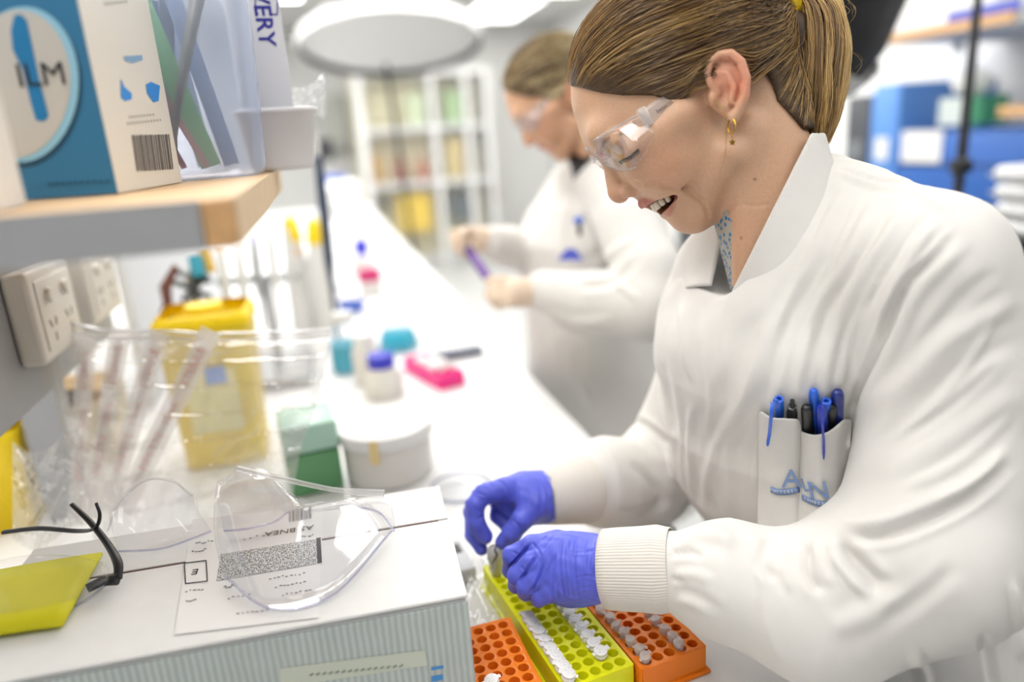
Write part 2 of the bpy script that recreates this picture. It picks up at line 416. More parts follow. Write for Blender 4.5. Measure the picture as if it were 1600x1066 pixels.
def head_sdf(smile=True):
    E = [H(a, b, c) for a, b, c in EAR]
    def f(P):
        d = ell(P, FT(36, 72), HR, (.1055, .088, .074))
        d = smin(d, ell(P, FT(108, -18), HR, (.053, .072, .060)), .03)
        for s in (1, -1):
            d = smin(d, seg(P, FT(118, -120, .004*s), FT(28, -82, .048*s), .019, .016), .022)   # jaw
            d = smin(d, ell(P, FT(128, -30, .040*s), HR, (.028, .026, .022)), .022)            # cheek
            d = smin(d, seg(P, FT(150, 6, .052*s), FT(60, 10, .064*s), .010, .010), .02)       # cheekbone
        d = smin(d, ell(P, FT(126, -128), HR, (.0185, .016, .021)), .012)                       # chin
        d = smin(d, ell(P, FT(128, -79), HR, (.0285, .020, .028)), .012)                        # mouth mound
        d = smin(d, seg(P, FT(178, 52, .028), FT(178, 52, -.028), .0125, .0125), .02)          # brow
        D0, P0 = d, P; mk0 = ((P0-FT(160, -40))**2).sum(1) < .105**2
        d = D0[mk0]; P = P0[mk0]
        for s in (1, -1):
            d = smax(d, -ell(P, FT(190, 14, .036*s), HR, (.019, .014, .020)), .012)            # eye socket
            d = smin(d, sph(P, FT(164, 6, .033*s), .0128), .004)                               # closed lid over the eye
            d = smin(d, seg(P, FT(172, 34, .020*s), FT(160, 34, .050*s), .006, .005), .010)    # brow ridge
            d = smin(d, seg(P, FT(170, -14, .024*s), FT(150, -10, .048*s), .008, .007), .012)  # under eye
        # nose
        d = smin(d, chain(P, [FT(182, 28), FT(189, 8), FT(198, -14), FT(204, -33)], [.0088, .0080, .0088, .0098]), .007)
        d = smin(d, sph(P, FT(203.5, -39), .0102), .004)
        for s in (1, -1):
            d = smin(d, ell(P, FT(186, -43, .0125*s), HR, (.0105, .0085, .0075)), .004)
            d = smax(d, -chain(P, [H(976, 318, .0085*s), H(985, 311, .0125*s), H(993, 303, .0150*s)], [.0036, .0034, .0014]), .002)
            d = smax(d, -chain(P, [FT(172, -26, .018*s), FT(168, -46, .024*s), FT(150, -62, .032*s)], [.0022, .0026, .0020]), .007)
        # lips
        for pts, r in ((LIPU, [.0048, .0046, .0038, .0032, .0022]), (LIPL, [.0068, .0064, .0054, .0038, .0022])):
            d = smin(d, chain(P, pts, r), .004); d = smin(d, chain(P, [far(p) for p in pts], r), .004)
        if smile:
            gap = [FT(178, -89.5), FT(172, -89.5, .010), FT(155, -88.5, .020), FT(136, -87, .031)]
            for g in (gap, [far(p) for p in gap]):
                d = smax(d, -chain(P, g, [.0078, .0076, .0070, .0050]), .002)
            d = smax(d, -ell(P, FT(135, -92), HR, (.026, .011, .025)), .003)
        # smile folds
        for s in (1, -1):
            d = smax(d, -chain(P, [FT(122, -76, .037*s), FT(104, -92, .042*s), FT(104, -118, .036*s)], [.0012, .0022, .0008]), .010)
        D0[mk0] = d; d = D0; P = P0
        # neck and nape
        d = smin(d, seg(P, H(1163, 170), H(1240, 450), .050, .055), .016)
        for s in (1, -1):
            d = smin(d, seg(P, H(1168, 205, .048*s), H(1165, 440, .012*s), .011, .009), .018)   # neck muscle
        # ears
        D_, P_ = d, P
        for s in (1, -1):
            mk = ((P_-H(1136, 134, .08*s))**2).sum(1) < .055**2
            if not mk.any(): continue
            P = P_[mk]; d = D_[mk]
            EE = E if s == 1 else [far(p) for p in E]
            ax = EE[4]-EE[10]; ax /= np.linalg.norm(ax); bx = EE[7]-EE[2]; bx -= ax*(ax @ bx); bx /= np.linalg.norm(bx)
            R = np.array([ax, bx, np.cross(ax, bx)])
            e = ell(P, H(1134, 134, .074*s), R, (.029, .0175, .0062))
            e = smax(e, -ell(P, H(1130, 147, .084*s), R, (.0125, .0095, .0115)), .003)
            e = smax(e, -chain(P, [H(1114, 106, .084*s), H(1130, 97, .089*s), H(1147, 104, .092*s), H(1156, 126, .092*s), H(1153, 152, .089*s)], [.004, .0045, .0045, .0042, .003]), .003)
            e = smin(e, chain(P, EE, [.0026, .0032, .0036, .0038, .0040, .0040, .0040, .0040, .0042, .0048, .0058]), .0025)
            e = smin(e, chain(P, [H(1122, 114, .078*s), H(1137, 116, .081*s), H(1147, 136, .082*s), H(1142, 160, .079*s)], [.0024, .0028, .003, .0028]), .003)
            e = smin(e, ell(P, H(1113, 156, .072*s), R, (.0065, .004, .005)), .005)
            D_[mk] = smin(d, e, .005)
        return D_
    return f
# hairline traced along the forehead, temple, ear and nape
HAIRPOLY = [(880, 120), (886, 140), (902, 143), (938, 152), (972, 156), (1019, 156), (1048, 166), (1066, 172), (1080, 164), (1088, 146), (1092, 116), (1106, 86), (1136, 71), (1160, 78), (1184, 104), (1198, 130), (1208, 162), (1224, 178), (1252, 208), (1300, 215), (1330, 60), (1300, -200), (1000, -300), (800, -200), (840, 60)]
def scalp_sdf(grow=.0):
    def f(P):
        d = ell(P, FT(36, 72), HR, (.1055, .088, .074))
        d = smin(d, ell(P, FT(108, -18), HR, (.053, .072, .060)), .03)
        d = smin(d, seg(P, FT(178, 52, .028), FT(178, 52, -.028), .0125, .0125), .02)
        d = smin(d, seg(P, H(1163, 170), H(1195, 260), .049, .050), .02)
        return d-grow
    return f
TIE = H(1222, 4, .0)
def hair_sdf():
    sc = scalp_sdf()
    def f(P):
        Q, dep = topx(P); p2 = poly2(Q, HAIRPOLY)*.00063
        lift = np.clip(-p2/.03, 0, 1)
        d = sc(P)-(.0015+.0055*np.sqrt(lift))
        d = smin(d, seg(P, H(1180, 55), TIE, .028, .009), .035)
        return smax(d, p2+.004, .006)
    return f

SKIN = lin('#d0a88a')
def skin_colors(V, lips=True):
    c = np.tile(np.array(SKIN), (len(V), 1))
    def blend(mask, col, a): 
        w = (np.clip(mask, 0, 1)*a)[:, None]; c[:] = c*(1-w)+np.array(lin(col))*w
    s1 = H(1060, 250, .06)
    def spot(p, r): return np.exp(-((V-p)**2).sum(1)/r**2)
    for s in (1, -1):
        blend(spot(FT(126, -32, .055*s), .026), '#cf9273', .40)
        blend(spot(H(1140, 120, .082*s), .020)+spot(H(1155, 105, .086*s), .014), '#d98a72', .55)
        blend(spot(H(1160, 140, .085*s), .012), '#df8d74', .55)
        blend(spot(FT(160, 6, .044*s), .010), '#b98a72', .5)
    for s in (1, -1): blend((.0012-chain(V, [H(977, 317, .0095*s), H(985, 311, .0130*s)], [.0030, .0028]))/.0015, '#7d4d3f', .8)  # nostril shade painted into the skin colour
    blend(spot(FT(205, -40), .012), '#d28c72', .5)
    blend(spot(H(1150, 400), .05), '#c99075', .35)
    if lips:
        for pts, r in ((LIPU, .0062), (LIPL, .0072)):
            for q in (pts, [far(p) for p in pts]):
                d = chain(V, q, [r, r, r*.85, r*.7, r*.45]); blend((.0012-d)/.0018, '#b9716c', .85)
    # mouth inside
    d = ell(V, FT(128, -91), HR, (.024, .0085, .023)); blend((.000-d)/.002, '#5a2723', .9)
    for q in (HEADMOLES):
        blend(spot(q[0], q[1]), '#5a3524', .95)
    return c
M_skin = mat('skin', '#d6a688', .42, attr='col', noise=.07, nscale=420, bump=.08, bscale=900, sss=.25, sssc=(1, .35, .2), spec=.4)
M_skin.node_tree.nodes['Principled BSDF'].inputs['Subsurface Scale'].default_value = .003

W1 = thing('person', 'smiling worker in white gown and blue gloves leaning over the tube racks', 'person', (.55, .68, 0))
def addto(o, par):
    o.parent = par; o.matrix_parent_inverse = Matrix.Translation(par.location).inverted(); return o
hf = head_sdf()
hv, hF = mesh_sdf(hf, FT(40, 0)-np.array([.20, .13, .22]), FT(40, 0)+np.array([.22, .13, .19]), .0015)
Q, dep = topx(hv)
hv = wrinkle(hv, hF, [
    ([(997, 287), (1020, 288), (1045, 292), (1064, 296)], 3.0, -.0010),
    ([(1064, 296), (1082, 303), (1098, 316), (1106, 336), (1104, 350)], 3.5, -.0013),
    ([(986, 283), (998, 286), (1003, 295), (1000, 305)], 2.6, -.0014),
    ([(1020, 296), (1050, 286), (1078, 290)], 9, .0012),
    ([(1128, 338), (1140, 328), (1152, 312)], 3.5, -.0013),
    ([(1156, 318), (1180, 322), (1205, 318)], 3, -.0005),
    ([(990, 250), (1004, 240), (1012, 230)], 2.5, -.0006), ([(985, 256), (1003, 250), (1014, 242)], 2.5, -.0005)])
body = addto(mesh_arr('body', hv, hF, M_skin), W1); body['label'] = 'smiling face, ear and neck'
from mathutils.bvhtree import BVHTree
hbvh = BVHTree.FromPolygons([tuple(v) for v in hv], hF.tolist())
def headhit(px, py):
    r = Vector(CM @ ray(px, py)); h = hbvh.ray_cast(Vector(CP), r.normalized()); return np.array(h[0]), np.array(h[1])
HEADMOLES = [(headhit(1179.5, 280)[0], .0011), (headhit(1158, 372)[0], .0012)]
set_col(body, skin_colors(hv))
print('head', len(hv))

# teeth
M_teeth = mat('teeth', '#efe3cc', .2, coat=.3)
tb = MB()
arc = smooth_path([far(FT(136, -86, .024)), far(FT(154, -85, .0165)), far(FT(168, -85, .0085)), FT(171, -85, 0), FT(168, -85, .0085), FT(154, -85, .0165), FT(136, -86, .024)], 121)
dT = FT(100, 0)-FT(100, 20); dT /= np.linalg.norm(dT)
for i, k in enumerate([10, 22, 34, 46, 55.5, 64.5, 74, 86, 98, 110]):
    k = int(k); p = arc[k]; tan = arc[k+1]-arc[k-1]; tan /= np.linalg.norm(tan)
    w = [.0055, .006, .0065, .0068, .0082, .0082, .0068, .0065, .006, .0055][i]; hh = [.0075, .0078, .0088, .0086, .0098, .0098, .0086, .0088, .0078, .0075][i]
    R = frame3(tan, dT); tb.box(p+dT*.001, (w*.97, hh, .005), R, bev=.0020, seg=3)
t_ = addto(tb.build('teeth', M_teeth, None, True, 80), W1); t_['label'] = 'row of upper teeth'
# lashes and brow
M_lash = mat('lash', '#33251f', .6); M_brow = mat('eyebrow_hair', '#a98a66', .7)
lcv = smooth_path(np.array([(969, 250.5), (975, 248.5), (983, 244), (990, 238.5), (997, 232.5)]), 34)
for s in (1, -1):
    lb = MB()
    for k in range(34):
        p, nrm = headhit(*lcv[k]); dn = dT*.0030+nrm*.0030
        pts = [p-nrm*.0004, p+nrm*.0022+dT*.0006, p+dn+dT*.0012]
        if s == -1: pts = [far(q) for q in pts]
        lb.tube(pts, [.00040, .00034, .00012], 4)
    addto(lb.build('eyelashes', M_lash, None), W1)
for s in (1, -1):
    eb = MB()
    cv = smooth_path([FT(186, 30, .012*s), FT(187, 38, .022*s), FT(180, 42, .036*s), FT(164, 40, .050*s), FT(152, 34, .056*s)], 60)
    for k in range(60):
        for j in range(2):
            p = cv[k]+RNG.normal(0, .0011, 3)
            for _ in range(3): d_, g_ = grad(hf, p[None]); p = p-g_[0]*d_[0]
            q = p+(cv[min(k+6, 59)]-cv[max(k-1, 0)])*.5+g_[0]*.0012
            eb.tube([p-g_[0]*.0003, q], [.0003, .0001], 3, caps=False)
    addto(eb.build('eyebrow', M_brow, None), W1)

# ---- hair
HAIRC = [lin(c) for c in ('#453221', '#64492d', '#7f5f38', '#a07c47', '#c0995a', '#dcbc7c')]
M_hair = mat('hair', '#6b5133', .38, attr='col', spec=.6)
M_hairbase = mat('hair_base', '#4a3724', .55, noise=.4, nscale=90)
hs = hair_sdf()
bv, bF = mesh_sdf(hs, FT(40, 90)-np.array([.17, .13, .17]), FT(40, 90)+np.array([.19, .13, .17]), .003)
hair = addto(mesh_arr('hair_cap', bv, bF, M_hairbase), W1); hair['label'] = 'brown hair combed back to the ponytail'
def strands(name, paths, rad, cols, m, parent, sides=3):
    """paths (n,k,3) -> one mesh of thin tapered tubes"""
    n, k, _ = paths.shape; T = np.gradient(paths, axis=1); T /= np.linalg.norm(T, axis=2)[..., None]+1e-12
    up = np.array([.31, .52, .79]); X = np.cross(T, up); X /= np.linalg.norm(X, axis=2)[..., None]+1e-9; Y = np.cross(T, X)
    ring = [np.cos(2*np.pi*s/sides)*X+np.sin(2*np.pi*s/sides)*Y for s in range(sides)]
    V = np.stack([paths+r*rad[..., None] for r in ring], 2).reshape(-1, 3)
    base = (np.arange(n)[:, None]*k+np.arange(k-1)[None]).ravel()*sides
    F = np.concatenate([np.stack([base+s, base+(s+1) % sides, base+sides+(s+1) % sides, base+sides+s], 1) for s in range(sides)])
    o = addto(mesh_arr(name, V, F, m), parent); set_col(o, np.repeat(cols, k*sides, 0)); return o
def hcol(u, jit=.18):
    u = np.clip(u+RNG.normal(0, jit, len(u)), 0, .999)*5; i = u.astype(int); t = (u-i)[:, None]; C = np.array(HAIRC)
    return C[i]*(1-t)+C[i+1]*t
EARPOLY = [(1080, 172), (1084, 130), (1094, 98), (1122, 74), (1158, 78), (1172, 100), (1178, 130), (1184, 170), (1196, 204), (1212, 244), (1240, 300), (1090, 300), (1075, 185)]
def comb(n, K=22):
    # roots over the hair surface, running back to the tie
    d, g = None, None
    N = vnormals(bv, bF); Qb, _ = topx(bv)
    pe = -poly2(Qb, HAIRPOLY); w = np.where(pe > -8, np.exp(-np.clip(pe, 0, 400)/45)+.10, 0)
    dist = np.linalg.norm(bv-TIE, axis=1); w *= (dist > .035); w *= np.abs(scal(bv)) < .009
    hd_ = hf(bv); w *= hd_ > -.004
    R = bv[RNG.choice(len(bv), n, p=w/w.sum())]+RNG.normal(0, .001, (n, 3))
    t = np.linspace(0, 1, K)[None, :, None]; tie = TIE+RNG.normal(0, .006, (n, 1, 3))
    # leave the hairline along the scalp, clumped into locks
    P = R[:, None]*(1-t)+tie*t
    sag = HR[1]*(-.016)*np.sin(np.pi*np.clip(t, 0, 1))*((np.abs((R-FT(34, 70)) @ HR[2])/.07)[:, None, None])
    P = P+sag
    off = (.0015+np.abs(RNG.normal(0, .0022, n)))[:, None]*np.ones(K)[None]; off = off+.002*np.sin(np.linspace(0, np.pi, K))[None]*RNG.random(n)[:, None]
    ramp = np.clip(np.arange(K)/6, 0, 1)[None]; off = off*ramp+(scal(R)+.0012)[:, None]*(1-ramp)
    flat = P.reshape(-1, 3)
    def f2(P): return np.minimum(hs(P), 1)
    for _ in range(3):
        d, g = grad(scal, flat); flat = flat-((d-off.ravel())*(1/np.maximum((g**2).sum(1), .3)))[:, None]*g
    # combed round the ear, not over it
    for rnd in range(2):
        for _ in range(10):
            Qf, df = topx(flat); e = poly2(Qf, EARPOLY); mk = e < 0
            if not mk.any(): break
            q = Qf[mk]; gx = (poly2(q+[1, 0], EARPOLY)-e[mk]); gy = (poly2(q+[0, 1], EARPOLY)-e[mk])
            st = np.clip(-e[mk], 0, 6)+.8; q = q+np.stack([gx, gy], 1)*st[:, None]
            flat[mk] = CP+(np.stack([(q[:, 0]-CX)/FPX, -(q[:, 1]-CY)/FPX, -np.ones(len(q))], 1)*df[mk][:, None]) @ CM.T
        for _ in range(2):
            d, g = grad(scal, flat); flat = flat-((d-off.ravel())*(1/np.maximum((g**2).sum(1), .3)))[:, None]*g
        if rnd == 0:
            P = flat.reshape(n, K, 3)
            for _ in range(3): P[:, 1:-1] = .5*P[:, 1:-1]+.25*(P[:, :-2]+P[:, 2:])
            flat = P.reshape(-1, 3)
    P = flat.reshape(n, K, 3)
    P[:, 1:-1] = .5*P[:, 1:-1]+.25*(P[:, :-2]+P[:, 2:])
    return R, P
def scal(P):
    d = scalp_sdf()(P)-.0065
    return smin(d, seg(P, H(1180, 55), TIE, .028, .009), .035)
R, P = comb(5600)
lockid = np.sin(R @ np.array([310, 190, 260]))+.7*np.sin(R @ np.array([120, -420, 210]))+.5*np.sin(R @ np.array([700, 500, -600]))
rad = np.full(P.shape[:2], .00036)*(.6+.8*RNG.random(len(P)))[:, None]; rad[:, :4] *= np.array([.15, .4, .7, .9])
cols = hcol(.42+.25*lockid, .13)
strands('hair_strands', P, rad, cols, M_hair, W1)
# ponytail
def pony(n, K=22):
    ctr = np.array([(1222, 6, 0), (1252, -30, .004), (1284, -8, .008), (1292, 60, .010), (1287, 130, .010), (1280, 190, .010), (1272, 232, .010)], float)
    wid = np.array([6, 24, 32, 38, 38, 31, 20]); wc = np.array([.006, .016, .020, .022, .022, .020, .014])
    a = RNG.uniform(0, 2*np.pi, n); r = np.sqrt(RNG.random(n)); ox = r*np.cos(a); oy = r*np.sin(a)
    q = np.round(a/(2*np.pi)*14)/14*2*np.pi; ox = .7*ox+.3*r*np.cos(q); oy = .7*oy+.3*r*np.sin(q)
    u = np.linspace(0, 6, K)
    cc = np.stack([np.interp(u, range(7), ctr[:, i]) for i in range(3)], 1)
    for _ in range(2): cc[1:-1] = .5*cc[1:-1]+.25*(cc[:-2]+cc[2:])
    ww = np.interp(u, range(7), wid); wwc = np.interp(u, range(7), wc)
    L = .80+.28*RNG.random(n); L = np.where(ox < -.3, L*.97, L)
    q = np.round(a/(2*np.pi)*14)/14*2*np.pi; out = np.zeros((n, K, 3)); wob = RNG.normal(0, 1, (n, 3)); ph = RNG.uniform(0, 6.28, n)
    for k in range(K):
        uk = u[k]*np.where(u[k] > 3, 1, 1); f = np.clip(L, .4, 1.15)
        x = np.interp(u[k]*f, u, cc[:, 0])+ox*np.interp(u[k]*f, u, ww)+(2.6*np.sin(ph+u[k]*1.5)*wob[:, 0]+3.0*np.sin(q*3+u[k]*1.9))*u[k]/6
        y = np.interp(u[k]*f, u, cc[:, 1])+np.where(u[k] < 3, oy*np.interp(u[k]*f, u, ww)*.5, 0)
        c = np.interp(u[k]*f, u, cc[:, 2])+oy*np.interp(u[k]*f, u, wwc)
        c = c+.0012*np.sin(ph*2+u[k]*1.7)
        fx = (x-CX)/FPX; fy = -(y-CY)/FPX; dd = HD-c
        out[:, k] = CP+(np.stack([fx, fy, -np.ones(n)], 1)*dd[:, None]) @ CM.T
    return out, ox, oy
PP, ox, oy = pony(3600)
rad = np.full(PP.shape[:2], .00042)*(.6+.8*RNG.random(len(PP)))[:, None]; rad[:, -4:] *= np.array([.9, .7, .5, .2])
cols = hcol(.62+.20*np.sin(ox*9)+.10*ox+.14*np.sin(oy*13), .16)
core = MB(); core.tube([H(*q) for q in ((1222, 6, 0), (1250, -26, .002), (1278, -4, .004), (1286, 60, .004), (1282, 130, .004), (1276, 178, .004), (1272, 200, .004))], [.012, .016, .017, .017, .016, .011, .004], 14); core.tube([H(1200, 30, .004), H(1232, 48, .004), H(1256, 100, .004), H(1262, 150, .004)], [.020, .022, .016, .006], 14); addto(core.build('ponytail_core', M_hairbase, None, True, 80), W1)
p_ = strands('ponytail', PP, rad, cols, M_hair, W1); p_['label'] = 'golden brown ponytail'
# loose wisps round the head
ws = []
for k in range(260):
    z = RNG.random()*.75
    if z < .45:
        j = RNG.integers(len(PP)); b = PP[j]; s = RNG.integers(5, 14); p0 = b[s]; d = (b[s+2]-b[s-1]); d /= np.linalg.norm(d)
        side = HR[2]*RNG.normal(0, .4)+(H(1100, 100)-H(1060, 100))/np.linalg.norm(H(1100, 100)-H(1060, 100))*RNG.normal(.5, .7)
        L = RNG.uniform(.018, .04); tt = np.linspace(0, 1, 12)[:, None]
        ws.append(p0+d*L*tt+side*L*.30*np.sin(tt*3.2)+HR[2]*RNG.normal(0, .2)*L*tt**2)
    else:
        j = RNG.integers(len(P)); b = P[j]; s = RNG.integers(3, 14); p0 = b[s]; d = (b[s+3]-b[s]); d /= np.linalg.norm(d)+1e-9
        dd, gg = grad(scal, p0[None]); L = RNG.uniform(.015, .045); tt = np.linspace(0, 1, 12)[:, None]
        ws.append(p0+d*L*tt+gg[0]*L*.28*np.sin(tt*2.6)+RNG.normal(0, .15, 3)*L*tt**2)
# strands hanging in front of the ear
for dx in (0, 2.2, 4, 6.5, 9):
    a = [(1098+dx*2, 140+dx, .070), (1118+dx*.8, 160, .079), (1133-dx*.3, 178, .079), (1137-dx*.5, 205, .076), (1131+dx*.4, 245, .071), (1124+dx*.9, 276-dx*5, .066)]
    ws.append(smooth_path([H(*q) for q in a], 12))
ws = np.array(ws); rad = np.full(ws.shape[:2], .00015); rad[:, -3:] *= np.array([.8, .6, .3])
lh = strands('loose_hairs', ws, rad, hcol(np.full(len(ws), .75), .12), M_hair, W1); lh['kind'] = 'stuff'
# yellow hair tie
M_tie = mat('yellow_ribbed_elastic', '#d8b312', .6, bump=.6, bscale=500)
ax = H(1262, -24)-H(1195, 20); ax /= np.linalg.norm(ax)
sb = MB(); Rz = frame3(np.cross(ax, HR[2]), HR[2]) 
Rt = Matrix((Rz.col[0], Rz.col[1], Vector(ax))).transposed()
prof = []
for k in range(12):
    a = 2*math.pi*k/12; prof.append((.0205+.0052*math.cos(a), .0115*math.sin(a)))
sb.lathe(prof, H(1220, 8), 40, Rt, closed=True)
# little pleats round the tie
for v in sb.bm.verts:
    q = v.co-Vector(H(1220, 8)); an = math.atan2(q.dot(Rt.col[1]), q.dot(Rt.col[0])); v.co += (q-Rt.col[2]*q.dot(Rt.col[2])).normalized()*.0006*math.cos(an*40)
h_ = addto(sb.build('hair_tie', M_tie, None, True, 80), W1); h_['label'] = 'yellow hair tie'
# earring
M_gold = mat('gold', '#d9a83a', .22, metal=1)
eo = H(1143, 186, .080); er = MB()
er.tube([eo+CM @ np.array([math.sin(a)*.0028, math.cos(a)*.0066-.0065, math.sin(a)*.002]) for a in np.linspace(0, 2*math.pi, 25)], .0006, 6, caps=False)
star = []
for k in range(10):
    a = math.pi/2+k*math.pi/5; r = .0030 if k % 2 == 0 else .0016; star.append((r*math.cos(a), r*math.sin(a)))
er.prism(star, .0012, H(1144, 223, .081), Matrix(CM.tolist()))
er.tube([H(1144, 212, .081), H(1144, 219, .081)], .0005, 5)
e_ = addto(er.build('earring', M_gold, None, True, 40), W1); e_['label'] = 'small gold hoop earring with star'
# ================================================================ her gown
from mathutils.bvhtree import BVHTree
M_coat = mat('white_cotton', '#e9e6e1', .75, noise=.02, nscale=60, bump=.12, bscale=1500, sheen=.1)
M_knit = mat('knit_cuff', '#ebe5dc', .8, bump=.15, bscale=1200)
def loft_sdf(P, zs, cx, cy, rx, ry):
    z = P[:, 2]; a = np.interp(z, zs, cx); b = np.interp(z, zs, cy); c = np.interp(z, zs, rx); d = np.interp(z, zs, ry)
    q = np.sqrt(((P[:, 0]-a)/c)**2+((P[:, 1]-b)/d)**2); k = (q-1)*np.minimum(c, d)
    return np.maximum(k, np.maximum(z-zs[-1], zs[0]-z))
NARM = [U(1442, 432, .635), U(1480, 600, .64), U(1472, 750, .63), U(1446, 868, .615), U(1278, 948, .645), U(1130, 905, .672), U(1046, 888, .69)]
NR = [.074, .0736, 0.0725, .0760, .0680, .0528, .036]
FARM = [U(1112, 482, .92), U(1090, 600, .96), U(1050, 705, .98), U(1008, 752, .97), U(945, 755, .92), U(905, 766, .89)]
FR = [.055, .055, .058, .060, .056, .040]
def coat_sdf(P):
    d = loft_sdf(P, [.55, .80, .925, 1.0, 1.08, 1.16, 1.26, 1.34], [.66, .625, .580, .53, .51, .505, .505, .52], [.69, .685, .68, .68, .68, .685, .70, .71],
                 [.23, .19, .158, .155, .152, .150, .118, .06], [.23, .20, .18, .178, .176, .175, .15, .08])
    d = smin(d, chain(P, [NARM[0], U(1362, 372, .685), U(1285, 318, .735), U(1180, 420, .86), FARM[0]], [.072, .060, .050, .052, .053]), .05)
    d = smin(d, ell(P, U(1165, 540, .76), np.eye(3), (.07, .13, .07)), .05)
    d = smin(d, chain(P, [U(1370, 430, .665), U(1285, 440, .71), U(1225, 520, .74)], [.055, .055, .06]), .04)
    d = smin(d, chain(P, [U(1318, 330, .69), U(1270, 400, .685), U(1215, 470, .70)], [.036, .036, .04]), .03)
    # back of the neck and neckline opening
    d = smax(d, -seg(P, H(1150, 120), H(1203, 335), .060, .060), .006)
    d = smax(d, -seg(P, H(1085, 300), H(1140, 405), .042, .036), .010)
    d = smax(d, -seg(P, H(1060, 350, -.03), H(1130, 415, -.03), .035, .030), .010)
    arm = chain(P, NARM, NR, .012)
    d = smin(d, arm, .008)
    d = smin(d, chain(P, FARM, FR, .012), .016)
    return d
cv_, cF = mesh_sdf(coat_sdf, (.10, .28, .60), (.86, 1.10, 1.42), .0034, proj=1)
